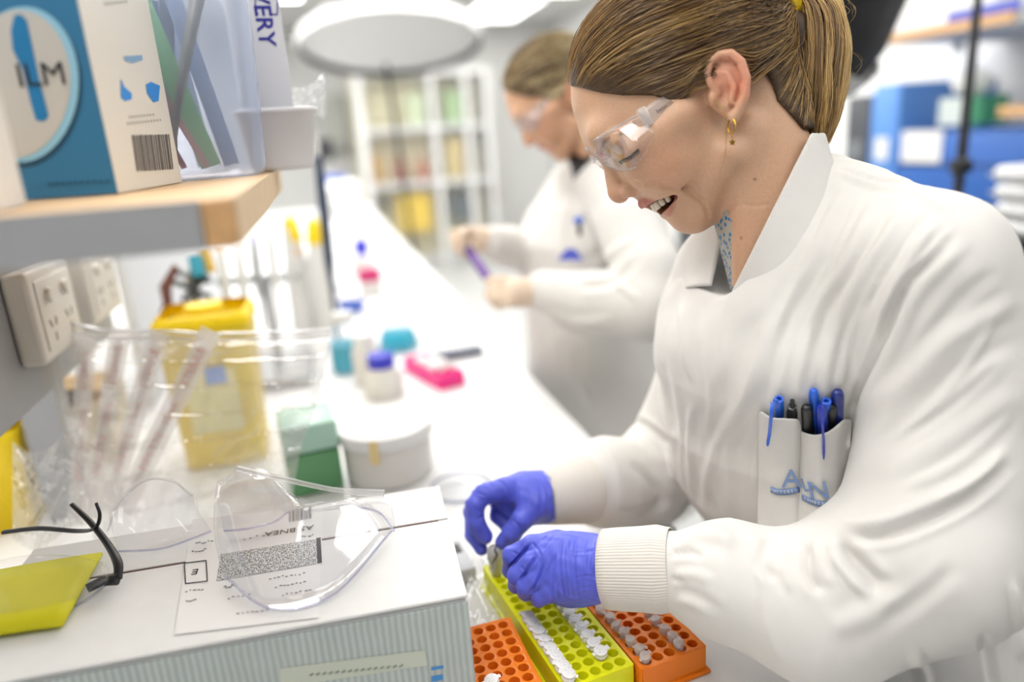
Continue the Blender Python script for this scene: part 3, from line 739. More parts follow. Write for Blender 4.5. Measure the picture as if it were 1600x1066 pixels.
STK = [
 # yoke seam and shoulder drape
 ([(1297, 259), (1367, 282), (1433, 291), (1489, 331), (1505, 360)], 3.2, -.0030),
 ([(1297, 266), (1367, 290), (1433, 300), (1483, 338)], 5, .0020),
 ([(1376, 298), (1348, 355), (1311, 425), (1273, 481), (1254, 556)], 9, .0030),
 ([(1423, 308), (1390, 364), (1348, 425), (1320, 481), (1300, 540)], 9, .0032),
 ([(1470, 336), (1423, 402), (1386, 463), (1367, 519)], 9, .0034),
 ([(1329, 275), (1301, 341), (1264, 411), (1226, 481), (1207, 556)], 9, .0026),
 ([(1400, 310), (1370, 362), (1330, 425), (1296, 481), (1280, 550)], 6, -.0022),
 ([(1448, 325), (1408, 384), (1368, 445), (1344, 505)], 6, -.0026),
 ([(1503, 355), (1461, 402), (1418, 444), (1390, 500), (1362, 566), (1330, 640), (1318, 720)], 6, -.0062),
 ([(1520, 370), (1480, 412), (1436, 460), (1406, 520), (1372, 600)], 8, .0022),
 # upper sleeve
 ([(1600, 462), (1489, 528), (1423, 589), (1352, 652)], 14, .0034), ([(1600, 520), (1500, 580), (1420, 650), (1350, 720)], 13, -.0026),
 ([(1560, 420), (1500, 470), (1440, 540)], 10, -.0020), ([(1600, 600), (1540, 650), (1450, 700), (1360, 750)], 16, .0022),
 # big elbow fold
 ([(1308, 806), (1314, 814), (1326, 820), (1359, 820), (1425, 798), (1512, 752), (1580, 690)], 6.5, .0075, 1),
 ([(1310, 832), (1360, 840), (1430, 822), (1520, 775), (1585, 715)], 9, -.0060),
 ([(1307, 845), (1337, 880), (1381, 924)], 12, -.0075), ([(1290, 838), (1318, 885), (1350, 930)], 9, .0030),
 ([(1259, 845), (1263, 897), (1285, 930)], 8, -.0060), ([(1275, 838), (1285, 880), (1305, 920)], 7, .0030),
 ([(1206, 836), (1189, 880), (1215, 910)], 8, -.0035), ([(1232, 834), (1226, 880), (1240, 930)], 8, .0030),
 ([(1196, 834), (1185, 871), (1189, 932), (1202, 994), (1232, 1050)], 5, .0026, -1),
 ([(1420, 920), (1360, 960), (1290, 985)], 16, .0030), ([(1500, 880), (1440, 935), (1370, 975)], 12, -.0025),
 ([(1060, 850), (1090, 834), (1130, 838), (1150, 860)], 10, .0035), ([(1050, 868), (1078, 864), (1100, 872)], 6, -.0026),
 ([(1052, 900), (1085, 898), (1115, 912)], 8, .0018), ([(1050, 922), (1090, 932), (1130, 960)], 8, -.0016),
 ([(1055, 938), (1085, 945), (1110, 962)], 8, .0015), ([(1048, 872), (1060, 860)], 4, -.002), ([(1048, 905), (1068, 908)], 4, -.002),
 # finer drape
 ([(1350, 292), (1326, 350), (1290, 420), (1250, 490)], 4, .0013), ([(1445, 318), (1412, 372), (1372, 430), (1340, 490)], 4, .0014), ([(1395, 300), (1362, 360), (1322, 430)], 3.5, -.0011),
 ([(1486, 350), (1440, 408), (1404, 462)], 4, .0014), ([(1310, 300), (1282, 360), (1245, 430)], 4, .0012), ([(1340, 480), (1320, 560), (1306, 620)], 5, .0018), ([(1360, 520), (1336, 600), (1322, 660)], 4, -.0016),
 ([(1280, 560), (1268, 600), (1262, 630)], 4, .0012), ([(1478, 380), (1462, 400)], 4, .0016), ([(1462, 396), (1446, 416)], 4, .0016), ([(1446, 412), (1430, 434)], 4, .0016), ([(1430, 432), (1416, 452)], 4, .0014),
 ([(1560, 480), (1520, 560), (1450, 640), (1370, 700)], 7, .0020), ([(1590, 640), (1500, 720), (1400, 770)], 8, .0020), ([(1570, 560), (1480, 640), (1400, 690)], 6, -.0016), ([(1210, 620), (1186, 700), (1176, 780)], 5, .0014),
 ([(1100, 460), (1098, 540), (1110, 620), (1104, 700)], 5, .0013), ([(1140, 470), (1128, 560), (1140, 640)], 5, -.0011), ([(1066, 640), (1064, 720), (1072, 800)], 4, .0014),
 # chest
 ([(1063, 466), (1071, 561), (1084, 604)], 5, .0024), ([(1218, 466), (1188, 552), (1162, 621), (1119, 708), (1101, 803)], 10, .0030),
 ([(1084, 621), (1076, 708), (1084, 790)], 6, .0022), ([(1158, 656), (1136, 725), (1145, 811)], 7, .0022), ([(1190, 480), (1150, 560), (1120, 640)], 10, -.0018),
 ([(1240, 470), (1215, 560), (1190, 640)], 8, -.0022), ([(1270, 500), (1250, 580), (1245, 640)], 8, .0022), ([(1310, 500), (1290, 580), (1285, 640)], 8, .0020),
 ([(1130, 680), (1112, 760), (1118, 820)], 6, -.0018),
 # far sleeve
 ([(980, 652), (1010, 668), (1050, 700)], 6, -.0045), ([(960, 668), (1000, 690), (1045, 735)], 9, .0040), ([(929, 677), (958, 725), (970, 800)], 6, .0034, -1),
 ([(985, 720), (1020, 760), (1040, 790)], 7, -.0030), ([(1030, 560), (1045, 620), (1055, 690)], 6, -.0030), ([(960, 800), (1000, 800), (1050, 780)], 7, -.003),
 # skirt of the gown
 ([(1425, 1022), (1440, 1045), (1448, 1080)], 8, .004), ([(1535, 985), (1545, 1030), (1550, 1080)], 7, -.004), ([(1582, 900), (1592, 960), (1596, 1040)], 7, .004)]
cv_ = wrinkle(cv_, cF, STK)
# small random drape so no stretch of cloth is perfectly smooth
Qc, _ = topx(cv_); Nc = vnormals(cv_, cF)
cv_ = cv_+Nc*((.0007*np.sin(cv_ @ np.array([38, 61, 23])+2*np.sin(cv_ @ np.array([17, -29, 33])))+.0005*np.sin(cv_ @ np.array([90, 20, -55])+1.5*np.sin(cv_ @ np.array([41, 60, 22]))))[:, None])
coat = addto(mesh_arr('lab_gown', cv_, cF, M_coat), W1); coat['label'] = 'white wraparound cotton gown'
cbvh = BVHTree.FromPolygons([tuple(v) for v in cv_], cF.tolist())
print('coat', len(cv_))
# collar: a stand of cloth round the neck, cut along the line where its edge shows
def collar_sdf(P):
    n = seg(P, H(1150, 120), H(1246, 470), .0615, .0640)
    Q, dep = topx(P)
    a, b = np.array([1268., 206.]), np.array([1148., 446.]); e = (b-a)/np.linalg.norm(b-a)
    side = ((Q-a) @ np.array([-e[1], e[0]]))*.00062      # >0 on the neck side
    sd2 = -((Q-(a+np.array([54, 40]))) @ np.array([-e[1], e[0]]))*.00062
    # far part of the collar, under the chin
    d = smax(np.abs(n)-.0018, side, .001)
    d = np.maximum(d, sd2-.004); d = smax(d, (207-Q[:, 1])*.00062, .003)
    return d
c2v, c2F = mesh_sdf(collar_sdf, H(1200, 330)-np.array([.13, .13, .15]), H(1200, 330)+np.array([.13, .13, .15]), .0022, proj=2)
Qk, dk = topx(c2v)
if True:
    c2 = addto(mesh_arr('collar', c2v, c2F, M_coat), W1)
# floral shirt under the gown
M_shirt = bpy.data.materials.new('floral_shirt'); M_shirt.use_nodes = True; nt = M_shirt.node_tree; b = nt.nodes['Principled BSDF']
vo = nt.nodes.new('ShaderNodeTexVoronoi'); vo.inputs['Scale'].default_value = 190; tc = nt.nodes.new('ShaderNodeTexCoord')
nt.links.new(tc.outputs['Object'], vo.inputs['Vector']); cr = nt.nodes.new('ShaderNodeValToRGB')
cr.color_ramp.elements[0].position = .34; cr.color_ramp.elements[0].color = lin('#2f6f9e')+(1,)
cr.color_ramp.elements[1].position = .42; cr.color_ramp.elements[1].color = lin('#a9a294')+(1,)
nt.links.new(vo.outputs['Distance'], cr.inputs[0]); nt.links.new(cr.outputs[0], b.inputs['Base Color']); b.inputs['Roughness'].default_value = .8
def shirt_sdf(P):
    n = seg(P, H(1163, 170), H(1240, 450), .0535, .0585); Q, _ = topx(P)
    p2 = poly2(Q, [(1112, 322), (1136, 326), (1150, 352), (1149, 400), (1150, 470), (1090, 470), (1096, 400)])*.00062
    return np.maximum(np.abs(n)-.0012, p2)
s2v, s2F = mesh_sdf(shirt_sdf, H(1140, 390)-np.array([.09, .10, .09]), H(1140, 390)+np.array([.09, .10, .09]), .0018, proj=1)
sh = addto(mesh_arr('shirt_collar', s2v, s2F, M_shirt), W1); sh['label'] = 'grey shirt collar with small blue flowers'
# far lapel of the gown
def strip(name, rows, m, parent, thick=.0012, nu=24, sub=None):
    """cloth strip from rows of world points"""
    A = np.array([smooth_path(r, nu) for r in rows]); n, k, _ = A.shape
    if sub:
        A = np.array([smooth_path(A[:, j], sub) for j in range(k)]).transpose(1, 0, 2); n = sub
    V = A.reshape(-1, 3); F = [(i*k+j, i*k+j+1, (i+1)*k+j+1, (i+1)*k+j) for i in range(n-1) for j in range(k-1)]
    o = mesh_arr(name, V, np.array(F), m); md = o.modifiers.new('thick', 'SOLIDIFY'); md.thickness = thick; md.offset = 0
    return addto(o, parent) if parent else o
lp = strip('lapel', [[H(1128, 338, -.055), H(1126, 380, -.045), H(1118, 420, -.035), H(1112, 446, -.02)],
                     [H(1100, 350, -.075), H(1092, 390, -.07), H(1086, 425, -.06), H(1084, 448, -.04)],
                     [H(1072, 378, -.10), H(1066, 408, -.095), H(1066, 432, -.085), H(1072, 452, -.06)],
                     [H(1058, 402, -.12), H(1052, 425, -.12), H(1052, 445, -.11), H(1058, 462, -.09)]], M_coat, W1, .002, 20, 16)
# rib knit cuffs
def cuff(a, b, ra, rb, m, ribs=84):
    a, b = np.array(a), np.array(b); ax = (b-a)/np.linalg.norm(b-a); x = np.cross(ax, [0, 0, 1.]); x /= np.linalg.norm(x); y = np.cross(ax, x)
    prof = [(0, -.004), (0, 0), (.0, .0015), (.12, .0022), (.3, .0026), (.55, .0030), (.8, .0042), (1, .001)]; V = []; n = ribs*4
    for t, dr in prof:
        for k in range(n):
            th = 2*np.pi*k/n; r = ra+(rb-ra)*t+dr+.00042*math.cos(th*ribs); V.append(a+(b-a)*t+(x*math.cos(th)+y*math.sin(th)*1.02)*r)
    F = [(i*n+k, i*n+(k+1) % n, (i+1)*n+(k+1) % n, (i+1)*n+k) for i in range(len(prof)-1) for k in range(n)]
    o = addto(mesh_arr('cuff', V, np.array(F), m), W1); o['label'] = 'ribbed knit sleeve cuff'; return o
cuff(U(946, 889, .712), U(1052, 889, .688), .036, .0365, M_knit)
cuff(U(846, 779, .862), U(925, 761, .90), .0295, .0405, M_knit)
# ================================================================ gloved hands
M_glove = mat('nitrile_glove', '#5862d2', .42, noise=.08, nscale=60, bump=.05, bscale=500, spec=.45)
CR = np.array([CM[:, 0], CM[:, 1], CM[:, 2]])
def glove(name, f, lo, hi, strokes, label, h=.0012):
    v, F = mesh_sdf(f, lo, hi, h, proj=2); v = wrinkle(v, F, strokes)
    N = vnormals(v, F); v = v+N*(.00025*np.sin(v @ np.array([400, 150, 260])+2*np.sin(v @ np.array([130, 310, -200]))))[:, None]
    o = addto(mesh_arr(name, v, F, M_glove), W1); o['label'] = label; return o
def finger(pts, r): return [U(*p) for p in pts], r
# near hand, curled over the yellow rack
NF = [finger([(868, 850, .738), (832, 852, .742), (800, 868, .748), (798, 890, .765), (815, 896, .785)], [.0125, .0105, .0096, .0088, .0080]),
      finger([(862, 870, .728), (832, 880, .728), (809, 899, .732), (808, 913, .752), (826, 912, .775)], [.0130, .0110, .0100, .0090, .0080]),
      finger([(864, 893, .722), (840, 905, .721), (822, 916, .724), (822, 925, .745), (838, 922, .768)], [.0130, .0105, .0095, .0085, .0078]),
      finger([(874, 913, .718), (858, 924, .717), (845, 932, .720), (842, 936, .738), (856, 932, .758)], [.0125, .0100, .0088, .0078, .0070])]
THN = finger([(905, 856, .742), (862, 850, .762), (826, 858, .772), (803, 868, .770)], [.016, .0120, .0102, .0088])
def nhand(P):
    d = ell(P, U(893, 891, .728), CR, (.044, .037, .019))
    d = smin(d, seg(P, U(905, 890, .724), U(985, 889, .706), .0325, .0330), .014)
    fg = None
    for i, (pts, r) in enumerate(NF):
        e = chain(P, pts, r, .004); base = seg(P, U(925, 876+i*9, .722), pts[0], .014, .0125)
        d = smin(d, base, .010); fg = e if fg is None else smin(fg, e, .0009)
    d = smin(d, fg, .006)
    return smin(d, chain(P, *THN, .004), .006)
c = U(880, 890, .735)
SN = [([(794, 889), (803, 880), (816, 866), (831, 847)], 2.4, -.0026), ([(810, 913), (822, 895), (838, 868)], 2.4, -.0028), ([(827, 930), (841, 906), (849, 880)], 2.4, -.0028), ([(800, 862), (812, 868)], 2, -.0008), ([(812, 885), (824, 894)], 2, -.0008), ([(880, 836), (874, 870), (876, 905), (884, 945)], 2.2, -.0010), ([(889, 836), (886, 880), (892, 940)], 2.0, .0007), ([(903, 836), (897, 880), (905, 945)], 2.4, -.0010),
      ([(920, 838), (914, 880), (908, 930)], 2.2, -.0009), ([(930, 838), (926, 890), (934, 942)], 2.4, .0008), ([(938, 850), (930, 890), (920, 930)], 2, -.0007),
      ([(868, 836), (856, 850), (846, 862)], 2, -.0009), ([(855, 838), (845, 846)], 1.8, -.0008), ([(872, 862), (858, 890), (852, 910)], 2.4, -.0010), ([(866, 880), (862, 910), (862, 938)], 2.2, -.0009),
      ([(880, 900), (868, 920), (866, 942)], 2.2, .0008), ([(895, 905), (918, 900), (936, 906)], 2, -.0006), ([(892, 925), (915, 918), (935, 922)], 2, -.0006), ([(885, 862), (905, 864), (930, 860)], 2, -.0006),
      ([(830, 846), (842, 862), (846, 872)], 2, -.0007), ([(882, 930), (900, 936), (925, 935)], 2, .0006)]
glove('glove', nhand, c-np.array([.09, .09, .07]), c+np.array([.09, .09, .07]), SN, 'blue-violet nitrile glove on the nearer hand, curled over the rack')
# far hand, pinching a tube
FFn = [finger([(790, 764, .848), (757, 772, .842), (742, 790, .838), (744, 818, .838), (757, 838, .842)], [.0145, .0118, .0108, .0104, .0098]),
      finger([(790, 766, .866), (752, 775, .862), (738, 800, .858), (739, 835, .856), (752, 858, .852)], [.0140, .0112, .0102, .0094, .0080]),
      finger([(805, 768, .880), (780, 786, .880), (778, 806, .872), (790, 820, .866)], [.0135, .0108, .0096, .0086]),
      finger([(820, 774, .888), (800, 792, .886), (798, 808, .878), (808, 818, .874)], [.012, .0098, .0086, .0078])]
THF = finger([(838, 788, .842), (816, 812, .832), (800, 833, .832), (786, 847, .836)], [.0165, .0125, .0112, .0092])
def fhand(P):
    d = ell(P, U(818, 776, .862), CR, (.034, .029, .019))
    d = smin(d, seg(P, U(832, 780, .858), U(862, 776, .868), .0300, .0330), .014)
    d = smax(d, -ell(P, U(793, 808, .838), CR, (.020, .016, .014)), .006)
    fg = None
    for pts, r in FFn:
        e = chain(P, pts, r, .004); fg = e if fg is None else smin(fg, e, .0025)
    d = smin(d, fg, .007)
    d = smin(d, chain(P, *THF, .004), .007)
    # open end of the glove round the wrist
    Q, dep = topx(P); ed = (Q[:, 0]-866)*.94-(Q[:, 1]-776)*.33*np.where(Q[:, 1] > 776, -.2, .35)
    ed = ((Q-np.array([864., 780.])) @ np.array([.95, -.10]))-.010*(Q[:, 1]-780)**2*.10
    return np.maximum(d, ed*.00077)
c = U(795, 800, .86)
SF = [([(775, 748), (790, 762), (795, 780)], 2.2, -.0009), ([(805, 744), (808, 770), (806, 790)], 2.4, -.0008), ([(820, 745), (826, 770), (822, 800)], 2.2, .0007), ([(838, 745), (846, 775), (840, 812)], 2.4, -.0008),
      ([(850, 760), (852, 785), (846, 810)], 2, .0006), ([(746, 770), (760, 776)], 2, -.0009), ([(738, 790), (748, 800), (756, 802)], 2, -.0009), ([(745, 812), (757, 806)], 2, -.0008), ([(800, 812), (812, 824)], 2, -.0008), ([(760, 752), (772, 764)], 2, -.0008)]
glove('glove', fhand, c-np.array([.10, .09, .09]), c+np.array([.10, .09, .09]), SF, 'blue-violet nitrile glove on the farther hand, fingers pinched together')

# ================================================================ safety glasses she wears
M_lens = film_mat('clear_lens', (.99, .99, 1), .03, .65, .03, hazecol=(.95, .95, 1))
M_clearp = film_mat('clear_plastic_thick', (.99, .99, .99), .34, .6, .06, hazecol=(1, 1, 1))
M_print = mat('grey_print', '#54545a', .6)
gl = thing('safety_glasses', 'clear wraparound safety glasses worn by the smiling worker', 'glasses', tuple(H(950, 240)))
LR = [[(921, 226, .003), (930, 219, .013), (945, 209, .026), (964, 198, .042), (985, 186, .058), (1004, 177, .068)],
      [(926, 237, .004), (937, 233, .014), (953, 228, .028), (974, 218, .044), (995, 205, .060), (1013, 192, .069)],
      [(934, 248, .004), (945, 249, .015), (963, 247, .030), (985, 238, .046), (1004, 222, .060), (1020, 205, .069)],
      [(942, 254, .004), (953, 261, .015), (972, 267, .030), (993, 262, .045), (1008, 240, .059), (1022, 212, .069)]]
def clearc(px, py, c, gap):
    h, _ = headhit(px, py) if hbvh.ray_cast(Vector(CP), Vector(CM @ ray(px, py)).normalized())[0] is not None else (None, None)
    if h is None: return c
    return max(c, HD+((h-CP) @ CM)[2]+gap)
LR = [[(x, y, c if i == 0 else clearc(x, y, c, .004)) for i, (x, y, c) in enumerate(r)] for r in LR]
def gshift(q, s):
    if s == 1: return H(*q)
    return H(q[0]-5, q[1]+6, -q[2])
for s in (1, -1):
    o = strip('lens', [[gshift(q, s) for q in r] for r in LR], M_lens, gl, .0018, 24, 12)
    b = MB(); b.tube(smooth_path([gshift(q, s) for q in LR[0]], 16), .0012, 6); addto(b.build('brow_bar', M_clearp, None, True), gl)
    b = MB(); b.tube(smooth_path([gshift(q, s) for q in LR[3][:4]], 14), .0007, 6); addto(b.build('lens_rim', M_clearp, None, True), gl)
    c0 = LR[0][-1][2]; ct = clearc(1170, 90, .05, .001)
    tp = [[(998, 176, c0), (1020, 160, c0+.002), (1046, 146, c0+.001), (1066, 136, c0-.004), (1090, 122, .067), (1130, 98, .062), (1152, 86, ct), (1172, 84, ct+.002), (1182, 89, ct+.001)],
          [(1018, 206, c0), (1036, 184, c0+.002), (1056, 162, c0+.001), (1074, 148, c0-.004), (1094, 130, .067), (1133, 104, .062), (1153, 92, ct), (1170, 92, ct+.002), (1180, 94, ct+.001)]]
    strip('temple', [[H(q[0], q[1], q[2]*s) for q in r] for r in tp], M_clearp, gl, .0020, 40, 6)
    hb = MB(); R = frame3(H(1030, 163, .07)-H(1000, 180, .07), H(1010, 176, .07)-H(1000, 160, .07))
    hb.box(H(1008, 183, (c0+.002)*s), (.0085, .0185, .004), R, bev=.001)
    addto(hb.build('hinge', M_clearp, None, True, 40), gl)
b = MB(); b.tube([H(921, 226, .003), H(919, 234, 0), gshift((921, 226, .003), -1)], .0022, 6); b.tube([H(934, 248, .004), H(929, 249, 0), gshift((934, 248, .004), -1)], .0016, 6)
addto(b.build('nose_bridge', M_clearp, None, True), gl)
Rt = frame3(H(1062, 148, .078)-H(1030, 172, .0755), H(1042, 150, .077)-H(1052, 168, .077))
x = text_obj('temple_print', 'besscat', .0058, H(1038, 166, LR[0][-1][2]+.0045), Rt, M_print); addto(x, gl)

# ================================================================ chest pocket and pens
def surf(px, py, bvh=None, lift=0.0):
    r = Vector(CM @ ray(px, py)); n = r.normalized(); hit = (bvh or cbvh).ray_cast(Vector(CP), n)
    if hit[0] is None: return None
    d = (hit[0]-Vector(CP)).length/r.length
    return d-lift
PKMIN = .637
def pocket():
    cols = [1187, 1192, 1198, 1206, 1214, 1222, 1230, 1238, 1244, 1248, 1251, 1254, 1259, 1266, 1274, 1282, 1290, 1298, 1306, 1312, 1318, 1324, 1330]
    topy = np.interp(cols, [1187, 1192, 1206, 1248, 1251, 1262, 1274, 1290, 1304, 1318, 1330], [642, 644, 653, 655, 673, 678, 680, 677, 668, 655, 656])
    bul = np.interp(cols, [1187, 1192, 1206, 1225, 1244, 1251, 1260, 1282, 1305, 1322, 1330], [.001, .003, .012, .016, .012, .003, .013, .022, .018, .004, .001])
    n = 26; V = []
    for j in range(n):
        for i, x in enumerate(cols):
            t = j/(n-1); y = topy[i]+(832-topy[i])*t; xx = x-3*t
            d = surf(xx, min(y, 800)); 
            V.append((xx, y, d if d else .66, bul[i]*(1-.75*t**1.6)))
    V = np.array(V).reshape(n, len(cols), 4)
    # steady base surface under the pocket, then the bulge
    X_, Y_ = (V[..., 0].ravel()-1250)/60, (V[..., 1].ravel()-720)/80; D_ = V[..., 2].ravel()
    A = np.stack([X_, Y_, X_*X_, X_*Y_, Y_*Y_, np.ones_like(X_)], 1); inn = V[..., 0] < 1326-(V[..., 1]-690)*.30; m = (D_ > np.where(V[..., 1].ravel() > 690, .662, PKMIN)) & (V[..., 1].ravel() < 780) & inn.ravel()
    co = np.linalg.lstsq(A[m], D_[m], rcond=None)[0]; fit = (A @ co).reshape(V.shape[:2])
    base = np.where(V[..., 2] > fit-.018, np.minimum(fit, V[..., 2]), fit)-.002
    P = np.array([[U(V[j, i, 0], V[j, i, 1], base[j, i]-V[j, i, 3]) for i in range(len(cols))] for j in range(n)])
    return P, base, cols
PKT, pbase, pcols = pocket()
n, k = PKT.shape[:2]
F = np.array([(i*k+j, i*k+j+1, (i+1)*k+j+1, (i+1)*k+j) for i in range(n-1) for j in range(k-1)])
po = mesh_arr('chest_pocket', PKT.reshape(-1, 3), F, M_coat); md = po.modifiers.new('sub', 'SUBSURF'); md.levels = md.render_levels = 1
md = po.modifiers.new('thick', 'SOLIDIFY'); md.thickness = .0012; addto(po, W1)
pbvh = BVHTree.FromPolygons([tuple(v) for v in PKT.reshape(-1, 3)], F.tolist())
hem = MB(); hem.tube([P_+(CP-P_)*.002 for P_ in PKT[2, 1:-1]], .0005, 5); addto(hem.build('pocket_hem', M_coat, None), W1)
# woven emblem on the pocket
M_emb = mat('blue_embroidery', '#7f97c4', .7)
def on_pocket(px, py, lift=.0024):
    d = surf(px, py, pbvh); d = d if d else .64
    return U(px, py, d-lift)
def emb_text(s, px, py, size, slant=0):
    a = on_pocket(px-4, py); b = on_pocket(px+4, py+slant*8); up = on_pocket(px, py-5)-on_pocket(px, py+5)
    R = frame3(b-a, up); o = text_obj('emblem', s, size, on_pocket(px, py), R, M_emb, ext=.0003); addto(o, W1); return o
emb_text('A', 1237, 750, .028); emb_text('L', 1258, 759, .018); emb_text('N', 1279, 768, .026)
def banner(pts, txt, w=7):
    up = []; dn = []
    for x, y in smooth_path(np.array(pts, float), 20): up.append(on_pocket(x, y-w/2, .0028)); dn.append(on_pocket(x, y+w/2, .0028))
    o = strip('emblem_banner', [up, dn], M_emb, W1, .0004, 20)
    n = len(txt)
    for i, ch in enumerate(txt):
        x, y = smooth_path(np.array(pts, float), n+2)[i+1]; a = on_pocket(x-2, y, .002); b = on_pocket(x+2, y, .002)
        R = frame3(b-a, on_pocket(x, y-3, .002)-on_pocket(x, y+3, .002)); addto(text_obj('banner_letter', ch, .0042, on_pocket(x, y, .0038), R, M_coat, ext=.0001), W1)
banner([(1204, 765), (1215, 769), (1232, 769), (1249, 765)], 'UNIVERSI', 9)
banner([(1253, 777), (1268, 784), (1286, 788), (1309, 787)], 'CANBERRA', 9)
M_pblue = mat('pen_blue', '#1f5fd0', .3, coat=.3); M_pnavy = mat('pen_navy', '#1b2a78', .3, coat=.3); M_pblack = mat('pen_black', '#15161a', .35, coat=.2); M_pmid = mat('pen_mid_blue', '#2438a8', .3, coat=.3)
def pen(label, top, bot, r, m, lift, clip=None, kind='round', m2=None):
    def dp(px, py):
        i = int(np.argmin(np.abs(np.array(pcols)-px))); return pbase[4, i]-lift
    sT = (surf(*top) or .64); sB = (surf(top[0], 665) or .66); sB = min(max(sB, sT+.004), sT+.03); dT_ = sT-r-.0012-lift*.35; a = U(top[0], top[1], dT_); b0 = U(bot[0], bot[1], dT_+(sB-sT)*(bot[1]-top[1])/max(665-top[1], 20)*1.5+.004); ax = (a-b0)/np.linalg.norm(a-b0)
    t = thing('pen', label, 'pen', tuple(a), 0, 'pens in the chest pocket')
    R = Matrix([list(np.cross([.3, .8, .1], ax)/np.linalg.norm(np.cross([.3, .8, .1], ax))), [0, 0, 0], list(ax)]); x = Vector(R[0]); z = Vector(ax); R = Matrix((x, z.cross(x), z)).transposed()
    L = .085
    if kind == 'stick': pr = [(0, -L), (r*.95, -L), (r, -.004), (r, 0), (r*.8, .0006), (r*.55, .0004), (r*.5, -.003), (0, -.003)]
    elif kind == 'click': pr = [(0, -L), (r, -L), (r, -.020), (r*.82, -.015), (r*.82, -.010), (r*.45, -.0095), (r*.42, 0), (0, 0)]
    else: pr = [(0, -L), (r, -L), (r, -.012), (r*.93, -.005), (r*.72, -.001), (r*.4, 0), (0, .0003)]
    MB().lathe(pr, (0, 0, 0), 18, R).build('barrel', m, t, True, 50)
    if clip:
        q = [np.array(U(px, py, (surf(px, py, pbvh) or dT_)-.0035 if py > 650 else dT_-r-.001))-a for px, py in clip]
        MB().tube(smooth_path(q, 12), [.0016]*9+[.0017, .0015, .0008], 8, flat=.55).build('clip', m2 or m, t, True, 60)
        MB().box((q[0]+np.array([0, 0, 0]))*.5, (.003, .004, .003)).build('clip_neck', m2 or m, t)
    return t
pen('blue stick pen with its cap clip hanging outside the pocket, leftmost', (1217, 624), (1219, 680), .0042, M_pblue, .008, [(1207, 629), (1205, 650), (1202, 680), (1199, 697)], 'stick')
pen('black click pen with a thin plunger beside the leftmost blue pen', (1238, 626), (1236, 690), .0048, M_pblack, .009, None, 'click')
pen('black rounded marker between the two pocket halves', (1260, 635), (1265, 690), .0052, M_pblack, .013)
pen('bright blue pen with a rounded tall top, tallest in the middle', (1271, 609), (1276, 690), .0044, M_pblue, .009)
pen('deep blue pen in front with its clip hanging over the pocket', (1283, 634), (1286, 690), .0052, M_pmid, .018, [(1284, 640), (1285, 662), (1287, 690), (1287, 718)])
pen('blue hollow-ended stick pen behind the deep blue one', (1291, 627), (1289, 690), .0042, M_pblue, .011, None, 'stick')
pen('black rounded pen right of the deep blue clip', (1300, 634), (1294, 690), .0046, M_pblack, .015)
pen('dark navy pen standing rightmost in the pocket', (1309, 611), (1306, 690), .0056, M_pnavy, .008)
